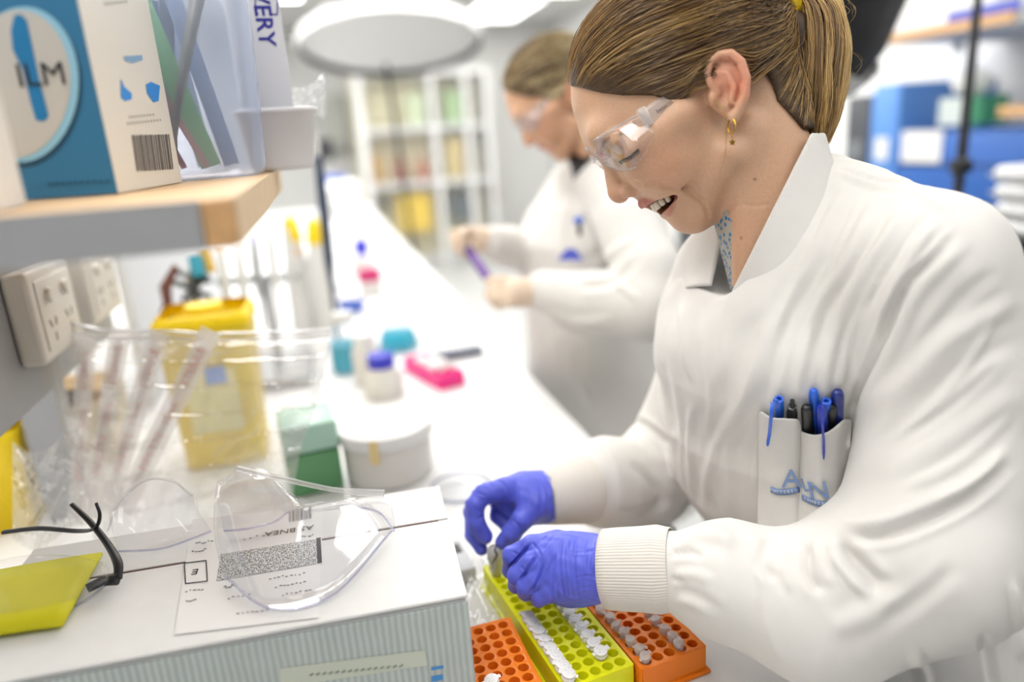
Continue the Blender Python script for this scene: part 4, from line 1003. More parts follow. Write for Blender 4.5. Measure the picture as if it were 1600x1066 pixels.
# ================================================================ tube racks on the bench
def rack_mat(name, c, c2):
    m = mat(name, c, .30, coat=.1); nt = m.node_tree; out = nt.nodes['Material Output']; p = nt.nodes['Principled BSDF']
    tl = nt.nodes.new('ShaderNodeBsdfTranslucent'); tl.inputs[0].default_value = lin(c)+(1,); mx = nt.nodes.new('ShaderNodeMixShader'); mx.inputs[0].default_value = .28
    nt.links.new(p.outputs[0], mx.inputs[1]); nt.links.new(tl.outputs[0], mx.inputs[2]); nt.links.new(mx.outputs[0], out.inputs[0]); return m
M_yel = rack_mat('yellow_rack', '#ffff1e', (1, 1, .1)); M_ora = rack_mat('orange_rack', '#ff8f22', (1, .5, .1)); M_pink = rack_mat('pink_rack', '#ff3a9e', (1, .2, .6))
PITCH = .0136
class Rack:
    def __init__(s, name, label, NL, tilt, nu, nv, m, H=.031, mu=.009, mv=.0085, top=None):
        s.NL = np.array([NL[0], NL[1], BZ+.0004]); s.u = np.array([math.cos(tilt), math.sin(tilt), 0]); s.v = np.array([-math.sin(tilt), math.cos(tilt), 0])
        s.mu, s.mv, s.H, s.nu, s.nv, s.tilt = mu, mv, H, nu, nv, tilt
        Wd = 2*mu+(nu-1)*PITCH; Ln = 2*mv+(nv-1)*PITCH; R = .0055; SEG = 16
        t = s.t = thing(name, label, 'tube rack', tuple(s.NL), tilt, 'tube racks')
        bm = bmesh.new(); cell = PITCH/2
        def ring(pts): return [bm.verts.new(p) for p in pts]
        for i in range(nu):
            for j in range(nv):
                x, y = mu+i*PITCH, mv+j*PITCH; sq = []; ci = []
                for k in range(SEG):
                    a = 2*math.pi*k/SEG+math.pi/SEG*0; c, sn = math.cos(a), math.sin(a); q = max(abs(c), abs(sn)); sq.append((x+c/q*cell, y+sn/q*cell, H)); ci.append((x+c*R, y+sn*R, H-.0004))
                A = ring(sq); B = ring(ci); C = ring([(p[0]*.93+x*.07, p[1]*.93+y*.07, H-.006) for p in ci]); D = ring([(p[0]*.86+x*.14, p[1]*.86+y*.14, H-.015) for p in ci])  # wells kept shallow so their insides look lighter
                for k in range(SEG):
                    n = (k+1) % SEG
                    for P_, Q_ in ((A, B), (B, C), (C, D)): bm.faces.new((P_[k], P_[n], Q_[n], Q_[k]))
                bm.faces.new(D)
        # border of the top plate
        x0, x1, y0, y1 = mu-cell, mu+(nu-1)*PITCH+cell, mv-cell, mv+(nv-1)*PITCH+cell
        for (a, b, c, d) in ((0, 0, Wd, y0), (0, y1, Wd, Ln), (0, y0, x0, y1), (x1, y0, Wd, y1)):
            bm.faces.new([bm.verts.new(p) for p in ((a, b, H), (c, b, H), (c, d, H), (a, d, H))])
        bmesh.ops.remove_doubles(bm, verts=bm.verts, dist=1e-5); bmesh.ops.recalc_face_normals(bm, faces=bm.faces)
        me = bpy.data.meshes.new('top_plate'); bm.to_mesh(me); bm.free(); o = link('top_plate', me, m, t, True); me.set_sharp_from_angle(angle=math.radians(35))
        b = MB(); e = .0022
        for c, sz in (((Wd/2, -e/2+.001, H/2), (Wd, e, H-.0004)), ((Wd/2, Ln+e/2-.001, H/2), (Wd, e, H-.0004)), ((-e/2+.001, Ln/2, H/2), (e, Ln, H-.0004)), ((Wd+e/2-.001, Ln/2, H/2), (e, Ln, H-.0004))): b.box(c, sz)
        b.build('side_wall', m, t)
        b = MB(); b.box((Wd/2, Ln/2, .002), (Wd+.009, Ln+.009, .004), bev=.0008); b.build('base_flange', m, t)
    def well(s, i, j): return s.NL+s.u*(s.mu+i*PITCH)+s.v*(s.mv+j*PITCH)+np.array([0, 0, s.H])
yr = Rack('tube_rack', 'long bright yellow tube rack under the gloved hand', (.1595, .527), .128, 5, 16, M_yel)
orr = Rack('tube_rack', 'orange tube rack right of the yellow one, partly under the sleeve', (.2372, .5265), .135, 5, 8, M_ora)
orl = Rack('tube_rack', 'orange tube rack with empty wells beside the white carton', (.0835, .502), .045, 4, 10, M_ora)

# microtubes
M_tube = mat('tube_plastic', '#faf9f6', .3, coat=.2)
M_tubeclear = film_mat('tube_clear', (1, .98, .97), .55, .5, .1, hazecol=(1, .98, .97))
M_ink = mat('ink', '#26262c', .7); M_redink = mat('red_ink', '#a8433c', .7)
def scribble(name, lines, wid, size, seed):
    r = random.Random(seed); b = MB()
    for li in range(lines):
        y = (lines/2-.5-li)*size*1.25; x = -wid/2*(1-.15*abs(li-1)); 
        while x < wid/2*(1-.15*abs(li-1)):
            n = r.randint(2, 3); pts = [(x+r.uniform(0, size*.6), y+r.uniform(-size*.45, size*.45), .00015) for _ in range(n)]
            b.tube(pts, .00007, 3); x += size*r.uniform(.75, 1.25)
    return b.mesh(name)
SCR = [scribble('handwriting', 3, .0075, .0022, k) for k in range(5)]; SCR2 = [scribble('handwriting', 1, .0045, .0030, 20+k) for k in range(4)]
cap_me = MB().lathe([(0, .0022), (.0052, .0022), (.0060, .0017), (.0062, .0006), (.0058, 0), (0, 0)], (0, 0, 0), 20).mesh('cap')
tab_me = MB().box((.0072, 0, .0009), (.0035, .0052, .0012), bev=.0005).box((-.0068, 0, .0004), (.003, .0034, .0009), bev=.0003).mesh('cap_tab')
bod_me = MB().lathe([(0, -.021), (.0018, -.0205), (.0046, -.012), (.0050, -.0035), (.0062, -.0033), (.0063, -.0008), (.0056, 0), (0, 0)], (0, 0, 0), 20).mesh('tube_body')
for me in (cap_me, bod_me): me.polygons.foreach_set('use_smooth', [True]*len(me.polygons)); me.set_sharp_from_angle(angle=math.radians(45))
for me in (cap_me, tab_me, bod_me): me.materials.append(M_tube)
cap_c, tab_c, bod_c = cap_me.copy(), tab_me.copy(), bod_me.copy()
for me in (cap_c, tab_c, bod_c): me.materials.clear(); me.materials.append(M_tubeclear)
for me in SCR+SCR2: me.materials.append(M_ink)
ORD = ['first', 'second', 'third', 'fourth', 'fifth', 'sixth', 'seventh', 'eighth', 'ninth', 'tenth']
def tube(p, label, group, rot, tx, ty, clear=False, sc=1.0, scr=None, big=True):
    t = thing('microtube', label, 'tube', tuple(p), 0, group); t.rotation_euler = (tx, ty, rot); t.scale = (sc, sc, sc)
    for nm, me in (('tube_body', bod_c if clear else bod_me), ('cap', cap_c if clear else cap_me)):
        o = link(nm, me, None, t)
        if nm == 'cap':
            o.location = (0, 0, .0003); k = link('cap_tab', tab_c if clear else tab_me, None, o); w = link('handwriting', scr or random.choice(SCR if big else SCR2), None, o); w.location = (0, 0, .0022); w.rotation_euler = (0, 0, -rot+.25)
    return t
for j in range(8):
    tube(yr.well(0, j)+np.array([-.001, 0, .0062]), f'white lidded tube in the left row of the yellow rack, {ORD[j]} from the near end', 'labelled tubes in the yellow rack', 2.6+random.uniform(-.15, .15), random.uniform(-.05, .25), random.uniform(-.28, -.05), sc=1.12)
for j in range(8):
    tube(yr.well(3, j+1)+np.array([.0, 0, .0062]), f'white lidded tube in the right row of the yellow rack, {ORD[j]} from the near end', 'labelled tubes in the yellow rack', .35+random.uniform(-.15, .15), random.uniform(0, .25), random.uniform(-.1, .15), sc=1.10)
used = set()
olabs = ['under the cuff edge, next to the glove', 'second down the left line', 'third down the left line', 'fourth down the left line', 'lying tilted at the fifth place of the left line', 'sixth down the left line', 'tilted open at the near end of the left line', 'uppermost of the right line by the cuff', 'second of the right line', 'third of the right line', 'fourth of the right line', 'nearest of the right line']
for k, (zx, zy) in enumerate([(250, 225), (385, 320), (450, 425), (550, 490), (620, 590), (735, 680), (780, 780), (820, 260), (885, 350), (995, 455), (1095, 540), (1150, 620)]):
    q = onz(900+zx/7.27, 920+zy/7.27, BZ+orr.H+.006)
    best = min(((i, j) for i in range(5) for j in range(8) if (i, j) not in used), key=lambda c: np.linalg.norm(orr.well(*c)[:2]-q[:2])); used.add(best)
    tube(orr.well(*best)*.4+q*.6+np.array([0, 0, .0025]), 'small clear orange-rack tube, '+olabs[k], 'small clear tubes in the orange rack', random.uniform(0, 6.28), random.uniform(-.3, .3), random.uniform(-.3, .3), True, .86, None, False)
q = onz(768, 1062, BZ+.040); tube(np.array([q[0], q[1], BZ+.0385]), 'single white lidded tube in the otherwise empty orange rack', 'labelled tubes in the yellow rack', 3.4, .0, .1, sc=1.15)
# tube pinched in the far glove, foil crumpled round its lid
M_foil = mat('foil', '#d9d9d6', .28, metal=.75, bump=.9, bscale=700)
t = thing('held_tube', 'small tube with crumpled silver foil top pinched by the blue glove', 'tube', tuple(U(774, 872, .838)))
b = MB(); b.lathe([(0, .016), (.0045, .0155), (.0078, .012), (.0090, .006), (.0084, 0), (.0074, -.006), (.0062, -.016), (.0040, -.024), (0, -.026)], (0, 0, 0), 26)
for v in b.bm.verts:
    n = v.co.copy(); n.z = 0
    if n.length > 1e-4: v.co += n.normalized()*.0011*(math.sin(v.co.z*900+7*math.atan2(n.y, n.x))+.6*math.sin(5*math.atan2(n.y, n.x)+v.co.z*400))
b.build('foil_top', M_foil, t, True, 70)
b = MB(); b.tube([np.array(U(*p))-np.array(t.location) for p in ((776, 852, .8285), (773, 860, .8265), (777, 867, .826), (773, 875, .827), (768, 882, .828))], [.0005, .0009, .0010, .0009, .0003], 6); b.build('dark_crease', M_ink, t)

# crinkled clear wrapper left of the yellow rack
M_bag = film_mat('clear_bag', (1, 1, 1), .13, .9, .05, bump=.22, bscale=24, hazecol=(.95, .96, .98))
M_wrap = film_mat('clear_wrapper', (1, 1, 1), .14, 1.2, .04, bump=.6, bscale=45)
def sheet(name, fn, nu, nv, m, parent=None, thick=0):
    V = [fn(i/(nu-1), j/(nv-1)) for j in range(nv) for i in range(nu)]
    F = np.array([(j*nu+i, j*nu+i+1, (j+1)*nu+i+1, (j+1)*nu+i) for j in range(nv-1) for i in range(nu-1)])
    o = mesh_arr(name, V, F, m); 
    if thick: md = o.modifiers.new('thick', 'SOLIDIFY'); md.thickness = thick
    return addto(o, parent) if parent else o
def nz(x, y, s=0): return math.sin(x*11+s+2.1*math.sin(y*7+s))+.6*math.sin(y*17-s+1.7*math.sin(x*13))+.4*math.sin((x+y)*29+s)
def wr(u, v):
    a = onz(728, 880, BZ); b = onz(775, 885, BZ); c = onz(735, 985, BZ); d = onz(812, 1000, BZ)
    p = (a*(1-u)+b*u)*(1-v)+(c*(1-u)+d*u)*v; p[0] = min(p[0], .146-.1*(p[1]-.7)) ; return p+np.array([0, 0, .010+.004*nz(u, v, 3)+.006*math.sin(math.pi*u)])
o = sheet('plastic_wrapper', wr, 30, 40, M_wrap); tag(o, 'crinkled clear plastic wrapper between carton and yellow rack', 'wrapper')

# ================================================================ white carton
RB = -.05; BX = thing('carton', 'large white cardboard carton with shipping label in the left foreground', 'box', (.077, .532, BZ), RB)
BW, BD, BH = .42, .208, .15
M_card = mat('white_card', '#ececea', .55, noise=.03, nscale=40)
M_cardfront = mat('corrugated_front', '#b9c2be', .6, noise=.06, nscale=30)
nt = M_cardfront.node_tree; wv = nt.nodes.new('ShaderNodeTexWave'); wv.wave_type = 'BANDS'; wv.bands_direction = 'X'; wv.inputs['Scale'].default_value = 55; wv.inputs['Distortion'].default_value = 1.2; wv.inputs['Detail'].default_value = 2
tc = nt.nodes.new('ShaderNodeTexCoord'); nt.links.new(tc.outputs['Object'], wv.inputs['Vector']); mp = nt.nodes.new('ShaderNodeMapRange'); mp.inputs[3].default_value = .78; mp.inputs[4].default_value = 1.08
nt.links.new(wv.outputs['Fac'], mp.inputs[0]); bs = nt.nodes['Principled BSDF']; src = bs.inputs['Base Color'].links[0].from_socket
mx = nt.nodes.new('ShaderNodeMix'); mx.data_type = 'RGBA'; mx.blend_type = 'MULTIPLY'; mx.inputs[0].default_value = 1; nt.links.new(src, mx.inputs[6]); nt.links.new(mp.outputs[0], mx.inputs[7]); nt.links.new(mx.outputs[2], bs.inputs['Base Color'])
MB().box((-BW/2, BD/2, BH/2-.002), (BW-.002, BD-.002, BH-.004)).build('carton_body', M_card, BX)
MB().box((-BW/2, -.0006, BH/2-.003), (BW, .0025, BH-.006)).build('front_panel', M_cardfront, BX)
fl = .132
MB().box((-BW/2, fl/2-.001, BH-.0005), (BW, fl, .003), bev=.0008).build('front_flap', M_card, BX)
MB().box((-BW/2, (BD+fl)/2+.0012, BH-.0001), (BW, BD-fl-.0012, .003), bev=.0008).build('back_flap', M_card, BX)
M_gap = mat('flap_line', '#5a3a34', .7); MB().box((-BW/2, fl-.0005, BH+.0008), (BW-.02, .0016, .0012)).build('flap_gap', M_gap, BX)  # dark reddish strip drawn in for the gap between the flaps
iB = Matrix.Translation(BX.location) @ Matrix.Rotation(RB, 4, 'Z'); iBi = iB.inverted()
def ontop(px, py, dz=.0018): return iBi @ Vector(onz(px, py, BZ+BH+dz))
def decal(name, quad, m, dz=.0018, par=BX):
    return MB().quad(*[ontop(px, py, dz) for px, py in quad]).build(name, m, par)
M_paper = mat('label_paper', '#f1f0ee', .5)
lab = decal('shipping_label', [(272, 992), (498, 965), (505, 790), (300, 812)], M_paper, .0020)
M_codes = bpy.data.materials.new('printed_code'); M_codes.use_nodes = True; nt = M_codes.node_tree; tc = nt.nodes.new('ShaderNodeTexCoord'); mpn = nt.nodes.new('ShaderNodeMapping'); mpn.inputs['Scale'].default_value = (1, .45, 1)
ns = nt.nodes.new('ShaderNodeTexNoise'); ns.inputs['Scale'].default_value = 900; ns.inputs['Detail'].default_value = 1; cr = nt.nodes.new('ShaderNodeValToRGB'); cr.color_ramp.elements[0].position = .42; cr.color_ramp.elements[1].position = .58
cr.color_ramp.elements[0].color = (.10, .10, .10, 1); cr.color_ramp.elements[1].color = (.75, .75, .74, 1)
nt.links.new(tc.outputs['Object'], mpn.inputs[0]); nt.links.new(mpn.outputs[0], ns.inputs['Vector']); nt.links.new(ns.outputs['Fac'], cr.inputs[0]); nt.links.new(cr.outputs[0], nt.nodes['Principled BSDF'].inputs['Base Color'])
decal('printed_code', [(338, 908), (500, 880), (498, 842), (345, 866)], M_codes, .0024)
decal('code_bar', [(496, 880), (503, 879), (501, 840), (494, 841)], M_ink, .0025)
b = MB()
for k in range(14):
    x = 452+k*2.6; w = [1.3, .7, 1.8, .8, 1.1][k % 5]; y0 = 816-(x-452)*.17; b.quad(*[ontop(a, c, .0025) for a, c in ((x, y0), (x+w, y0), (x+w-.5, y0-19), (x-.5, y0-19))])
b.build('barcode', M_ink, BX)
def toptext(s, px, py, size, ang=0, m=M_ink, name='label_text', flip=True):
    p = ontop(px, py, .0025); R = Matrix.Rotation(math.pi if flip else 0, 3, 'Z') @ Matrix.Rotation(ang, 3, 'Z'); o = text_obj(name, s, size, p, R, m, BX, .0001); return o
toptext('AS BNEA', 452, 829, .0125, -.02); toptext('E', 305, 893, .013, 0)
b = MB()
for x0, y0, x1, y1 in ((288, 880, 322, 876), (290, 912, 324, 908), (288, 880, 290, 912), (322, 876, 324, 908)): b.tube([ontop(x0, y0, .0026), ontop(x1, y1, .0026)], .0005, 4)
b.build('mark_frame', M_ink, BX)
b = MB(); r = random.Random(3)
for px, py, w, n in ((290, 925, 30, 5), (305, 850, 28, 6), (300, 862, 22, 5), (350, 918, 14, 4), (355, 935, 40, 5), (420, 905, 60, 9), (430, 918, 50, 8), (370, 960, 60, 8), (290, 940, 18, 4), (380, 842, 40, 4), (470, 840, 24, 4), (440, 930, 50, 7)):
    for k in range(n):
        x = px+w*k/n+r.uniform(-1, 1); y = py-(x-px)*.17+r.uniform(-1.5, 1.5); b.tube([ontop(x, y, .0025), ontop(x+r.uniform(2, 5), y-r.uniform(.2, 1), .0025)], .00045, 4)
o = b.build('fine_print', mat('fine_print_ink', '#77777c', .7), BX); o['kind'] = 'stuff'
# sticker and blue print on the carton front
def onfront(px, py):
    n = Vector((-math.sin(RB), math.cos(RB), 0)); p0 = Vector(BX.location)+n*(-.0022); r = Vector(CM @ ray(px, py)); t_ = (p0-Vector(CP)).dot(n)/r.dot(n); return iBi @ (Vector(CP)+r*t_)
MB().quad(*[onfront(*p) for p in ((440, 1075), (668, 1040), (664, 1016), (437, 1045))]).build('front_sticker', mat('pale_sticker', '#c9cfbf', .6), BX)
b = MB()
for k in range(15): x = 484+k*10; b.tube([onfront(x, 1056-(x-484)*.10), onfront(x+6, 1053-(x-484)*.10)], .0009, 4)
b.build('sticker_print', mat('sticker_ink', '#7d8378', .7), BX)
M_bprint = mat('blue_print', '#3f86c4', .6)
b = MB(); b.quad(*[onfront(*p) for p in ((674, 1048), (693, 1045), (693, 1040), (674, 1043))]); b.quad(*[onfront(*p) for p in ((674, 1066), (692, 1063), (692, 1054), (674, 1057))]); b.build('blue_print', M_bprint, BX)

# ---- things lying on the carton
TOPZ = BZ+BH+.0021
M_note = mat('yellow_paper', '#d6d000', .6, noise=.05)
def onct(px, py, dz=0): return onz(px, py, TOPZ+dz)
o = sheet('yellow_notepad', lambda u, v: (onct(-30, 905)*(1-u)+onct(162, 872)*u)*(1-v)+(onct(-60, 1010)*(1-u)+onct(100, 985)*u)*v+np.array([0, 0, .0035+.001*math.sin(3*u)]), 8, 6, M_note, None, .003); tag(o, 'yellow paper slip lying under the black-armed glasses', 'paper')
M_lens3 = film_mat('clear_lens_idle', (.99, .99, 1), .025, .45, .05, hazecol=(.95, .95, 1))
def goggles(label, lensA, lensB, tA, tB, mt, mlens, group, m3=None):
    """lensA/lensB: rows of (px, py, lift above the carton); temples as polylines"""
    t = thing('safety_glasses', label, 'glasses', tuple(onct(*lensA[-1][1][:2])), 0, group)
    for L in (lensA, lensB):
        if L: strip('lens', [[onct(q[0], q[1], q[2]) for q in r] for r in L], mlens, t, .002, 22, 10)
    for L in (lensA, lensB):
        if not L: continue
        b = MB(); b.tube(smooth_path([onct(*q) for q in L[-1]], 20), .0011, 6); addto(b.build('lens_rim', m3 or M_rim, None, True), t)
    for T in (tA, tB):
        if T: b = MB(); b.tube(smooth_path([onct(*q[:3]) for q in T], 24), [r_ for r_ in np.interp(np.linspace(0, 1, 24), np.linspace(0, 1, len(T)), [q[3] for q in T])], 8, flat=.6); addto(b.build('temple', mt, None, True, 70), t)
    return t
M_rim = film_mat('lens_edge', (.86, .87, .97), .25, .5, .08, hazecol=(.80, .81, .92))
goggles('safety glasses with black arms folded on the carton, at the left edge', [[(-40, 885, .045), (40, 868, .045), (110, 868, .040), (165, 880, .030)], [(-40, 930, .022), (40, 925, .020), (115, 915, .018), (170, 905, .018)], [(-30, 975, .002), (50, 965, .002), (120, 945, .002), (165, 915, .004)]], None,
        [(184, 905, .012, .004), (184, 880, .020, .0042), (168, 850, .026, .0034), (140, 815, .038, .0030), (112, 788, .048, .0024)], [(5, 832, .020, .0034), (60, 826, .022, .0034), (120, 830, .024, .0030), (148, 826, .034, .0026), (156, 806, .046, .0022), (150, 786, .058, .0018)], M_dark, M_lens3, 'safety glasses on the carton')
b = MB(); b.tube([onct(*q) for q in ((136, 920, .010), (160, 908, .012), (184, 906, .012))], [.0042, .0048, .005], 8); o = addto(b.build('hinge_block', M_dark, None, True), bpy.data.objects['safety_glasses.001'])
goggles('clear safety glasses lying on the shipping label of the carton', [[(338, 760, .055), (375, 735, .06), (420, 740, .06), (450, 800, .05)], [(335, 830, .03), (380, 850, .034), (480, 830, .034), (560, 780, .035)], [(350, 900, .006), (420, 950, .004), (520, 930, .004), (612, 830, .012)]],
        [[(560, 790, .035), (590, 785, .035), (612, 790, .032)], [(480, 800, .030), (560, 790, .028), (616, 815, .022)], [(540, 790, .025), (590, 800, .02), (616, 830, .012)]],
        [(370, 732, .070, .0042), (440, 748, .062, .0036), (520, 765, .054, .0034), (600, 772, .045, .0060)], [(300, 775, .05, .0016), (270, 752, .06, .0016), (225, 752, .06, .0016), (185, 790, .04, .0016), (168, 830, .02, .0014)], M_clearp, M_lens3, 'safety glasses on the carton')
goggles('clear safety glasses behind, leaning on the pipette bag at the carton edge', [[(170, 800, .045), (205, 762, .055), (262, 748, .056), (304, 772, .045)], [(175, 830, .028), (225, 800, .035), (270, 790, .036), (310, 800, .030)], [(185, 862, .006), (250, 858, .006), (300, 842, .006), (330, 830, .008)]], 
        [[(336, 775, .045), (345, 750, .05), (400, 742, .052), (440, 775, .045)], [(345, 800, .03), (380, 790, .034), (420, 780, .034), (448, 795, .03)], [(350, 830, .006), (390, 826, .006), (430, 815, .006), (450, 800, .008)]], None, None, M_clearp, M_lens3, 'safety glasses on the carton')

# ---- zip bag of wrapped pipettes behind the carton
zb = thing('zip_bag', 'clear zip bag holding paper-wrapped pipettes, standing behind the carton', 'bag', tuple(onz(300, 880, BZ)))
def bagp(u, v, s, back=False):
    L = smooth_path([(95, 498), (88, 560), (100, 650), (130, 760), (150, 860), (160, 905)], 50); R_ = smooth_path([(516, 511), (512, 560), (492, 640), (470, 700), (458, 780), (455, 850)], 50)
    i = min(int(v*49), 49); l, r = L[i], R_[i]; p = l*(1-u)+r*u
    p[1] += (1-v)*(np.interp(u, [0, .18, .35, .55, .75, 1], [0, 12, 12, 18, 8, 0]))+3*math.sin(u*9)*(1-v)
    bul = math.sin(math.pi*u)**.7*(.018+.03*math.sin(math.pi*min(1, v*1.1))**.6)*min(1, v*5+.05)
    d = .955-.075*v+.004*nz(u*1.3, v*1.2, s)*(.3+min(v*3, 1)*.7)
    d += (bul*.9 if back else -bul*.5)
    return U(p[0], p[1], d)
sheet('bag_front', lambda u, v: bagp(u, v, 1), 70, 60, M_bag, zb); sheet('bag_back', lambda u, v: bagp(u, v, 4, True), 50, 40, M_bag, zb)
M_zip = film_mat('zip_strip', (.97, .97, 1), .35, .6, .1)
for v0, v1 in ((.0, .035), (.06, .075)): sheet('zip_strip', lambda u, v: bagp(u, v0+(v1-v0)*v, 1)+CM[:, 2]*.0025, 60, 3, M_zip, zb)
M_pwrap = film_mat('pipette_wrapper', (.99, .96, .96), .62, .25, .2, hazecol=(.93, .90, .89))
M_ptext = mat('pink_print', '#d99a96', .7)
def wrapper(a, b, w, d, label):
    t = thing('wrapped_pipette', label, 'pipette', tuple(U(b[0], b[1], d)), 0, 'wrapped pipettes in the zip bag')
    a, b = np.array(a, float), np.array(b, float); e = (b-a)/np.linalg.norm(b-a); n = np.array([-e[1], e[0]])
    sheet('wrapper', lambda u, v: U(*(a+(b-a)*v+n*(u-.5)*w), d-.010*v-.004*math.sin(math.pi*u)), 6, 20, M_pwrap, t)
    bb = MB(); bb.tube([U(*(a+(b-a)*k), d+.006-.010*k) for k in (.06, .5, .97)], [.0045, .0045, .002], 8); addto(bb.build('pipette_barrel', M_tubeclear, None, True), t)
    A = U(*a, d); B = U(*b, d-.01); R = frame3(A-B, CM[:, 0]*-n[0]*-1+CM[:, 1]*n[1]*1)
    R = frame3(A-B, np.cross(CM[:, 2], A-B))
    for s, k, off in (('PIPETTE  10mL', .58, 0), ('STERILE', .2, 0)):
        o = text_obj('print', s, .0155, U(*(a+(b-a)*k), d-.016), R, M_ptext, None, .0001); addto(o, t)
    return t
wrapper((330, 516), (190, 800), 34, .925, 'paper-wrapped pipette with pink print, in front in the zip bag, leaning right')
wrapper((250, 520), (165, 800), 32, .945, 'paper-wrapped pipette in the middle of the zip bag')
wrapper((190, 512), (140, 810), 32, .955, 'paper-wrapped pipette left of the middle in the zip bag')
wrapper((135, 520), (120, 820), 30, .965, 'paper-wrapped pipette at the left edge of the zip bag')
# second crumpled bag low at the left
def bag2(u, v):
    p = np.array([20+u*110, 690+v*150+20*math.sin(u*5)]); return U(p[0], p[1], .93-.05*v+.008*nz(u*1.5, v*1.5, 6)-.02*math.sin(math.pi*u))
o = sheet('plastic_bag', bag2, 30, 30, film_mat('clear_bag2', (1, 1, 1), .3, .8, .06, bump=.3, bscale=30)); tag(o, 'crumpled clear plastic bag at the left below the power outlets', 'bag')

# ================================================================ shelf and what stands on it
SZ = 1.405
t = thing('wall_shelf', 'pale wooden shelf with grey end above the power outlets', 'shelf', (-.37, .45, SZ))
MB().box((.16, .30, -.0135), (.318, .60, .027), bev=.002).build('board', mat('shelf_ply', '#dcb98d', .45, noise=.08, nscale=60), t)
MB().box((.152, -.0015, -.014), (.300, .004, .028)).build('end_panel', M_grey, t)
MB().box((.3115, -.0015, -.014), (.017, .0045, .028), bev=.0015).build('edge_strip', M_wood, t)
MB().box((.3205, .30, -.0135), (.0025, .60, .0272)).build('front_edge', mat('pale_ply', '#d9bd95', .5, noise=.08, nscale=80), t)
# blue and white box of film
P0 = np.array([-.147, .612, SZ+.0006]); wv_ = np.array([.13, .9915, 0]); bv_ = np.array([-.9915, .13, 0]); FBH = .165; WD, BDp = .156, .125
FB = thing('film_box', 'blue and white carton with oval emblem and barcode on the shelf', 'box', tuple(P0), math.atan2(.13, .9915)*-1)
M_blue = mat('box_blue', '#2c6f97', .45); M_cream = mat('box_cream', '#e8e4da', .5); M_blue2 = mat('pipette_blue', '#0f72a8', .4); M_lb = mat('pale_blue_rim', '#8fc4dd', .45); M_sil = mat('silver_grey', '#c2c0ba', .45)
R0 = Matrix((Vector(-bv_), Vector(wv_), Vector((0, 0, 1)))).transposed()
FB.rotation_euler = R0.to_euler()
MB().box((-BDp/2, WD/2, FBH/2), (BDp, WD, FBH), bev=.0008).build('carton_body', M_cream, FB)
MB().box((-BDp/2, -.0006, FBH/2), (BDp-.001, .0016, FBH-.001)).build('blue_face', M_blue, FB)
FBi = (Matrix.Translation(Vector(P0)) @ R0.to_4x4()).inverted()
def onplane(px, py, p0, n, off=0.0):
    n = np.array(n, float); r = CM @ ray(px, py); p0 = np.array(p0)+n*off; return CP+r*(((p0-CP) @ n)/(r @ n))
def bluef(px, py, off=.0016): return FBi @ Vector(onplane(px, py, P0, -wv_, off))
def creamf(px, py, off=.0004): return FBi @ Vector(onplane(px, py, P0, -bv_, off))
def poly_on(name, pts, fn, m, par, **k): 
    bm = bmesh.new(); bm.faces.new([bm.verts.new(fn(*p, **k)) for p in pts]); me = bpy.data.meshes.new(name); bm.to_mesh(me); bm.free(); return link(name, me, m, par)
def ovalpts(cx, cy, a, b, tilt=0, n=40): return [(cx+a*math.cos(t)*math.cos(tilt)-b*math.sin(t)*math.sin(tilt), cy+a*math.cos(t)*math.sin(tilt)+b*math.sin(t)*math.cos(tilt)) for t in np.linspace(0, 2*math.pi, n, endpoint=False)]
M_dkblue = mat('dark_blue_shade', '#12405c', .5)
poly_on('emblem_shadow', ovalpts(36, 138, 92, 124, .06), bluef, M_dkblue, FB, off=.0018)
poly_on('emblem_rim', ovalpts(34, 132, 89, 122, .06), bluef, M_lb, FB, off=.0021)
poly_on('emblem_oval', ovalpts(26, 131, 84, 116, .06), bluef, M_sil, FB, off=.0024)
poly_on('pipette_mark', [(22, 24), (32, 22), (42, 32), (50, 70), (60, 118), (72, 165), (76, 182), (68, 190), (56, 188), (48, 160), (36, 110), (20, 78), (17, 48)], bluef, M_blue2, FB, off=.0027)
Rb = Matrix((Vector((1, 0, 0)), Vector((0, 0, 1)), Vector((0, -1, 0)))).transposed()
M_blk = mat('black_print', '#1a2026', .5); text_obj('print', 'ILM', .0225, bluef(64, 118, .0030), Rb, M_blk, FB, .0001)
b = MB()
for k in range(10): b.box(bluef(78+k*10, 288-k*.6, .0018), (.0024, .0006, .0014))
b.build('small_print', M_dkblue, FB)['kind'] = 'stuff'
Rc = Matrix((Vector((0, 1, 0)), Vector((0, 0, 1)), Vector((1, 0, 0)))).transposed()
b = MB(); widths = [2.2, 1, 1.4, 3, 1, 2, 1.2, 2.6, 1, 1.6, 2.8, 1, 1.4, 2.4, 1]; x = 0
for k, w in enumerate(widths):
    a = x/34.; c = (x+w)/34.; x += w+1.0; T = lambda u: (206+50*u, 211-1*u); Bt = lambda u: (214+49*u, 268-3*u)
    b.quad(creamf(*T(a)), creamf(*T(c)), creamf(*Bt(c)), creamf(*Bt(a)))
b.build('barcode', mat('barcode_ink', '#57504d', .6), FB)
M_drop = mat('bright_blue_print', '#0f86dc', .5)
poly_on('drop_mark', [(189, 122), (194, 135), (206, 146), (206, 155), (196, 158), (189, 152)], creamf, M_drop, FB); poly_on('drop_mark', [(228, 132), (236, 128), (250, 134), (248, 158), (240, 160), (230, 146)], creamf, M_drop, FB)
poly_on('blue_lid_mark', [(193, 88), (222, 86), (223, 94), (208, 99), (195, 95)], creamf, mat('pale_print', '#7ea6c8', .5), FB)
b = MB()
for r_, (x0, y0, n) in enumerate(((203, 183, 9), (200, 193, 12), (165, 6, 8))):
    for k in range(n): b.box(creamf(x0+k*4.6, y0-k*.5), (.0004, .0028, .0016))
b.build('small_print', mat('pale_grey_print', '#b5b0a8', .6), FB)['kind'] = 'stuff'
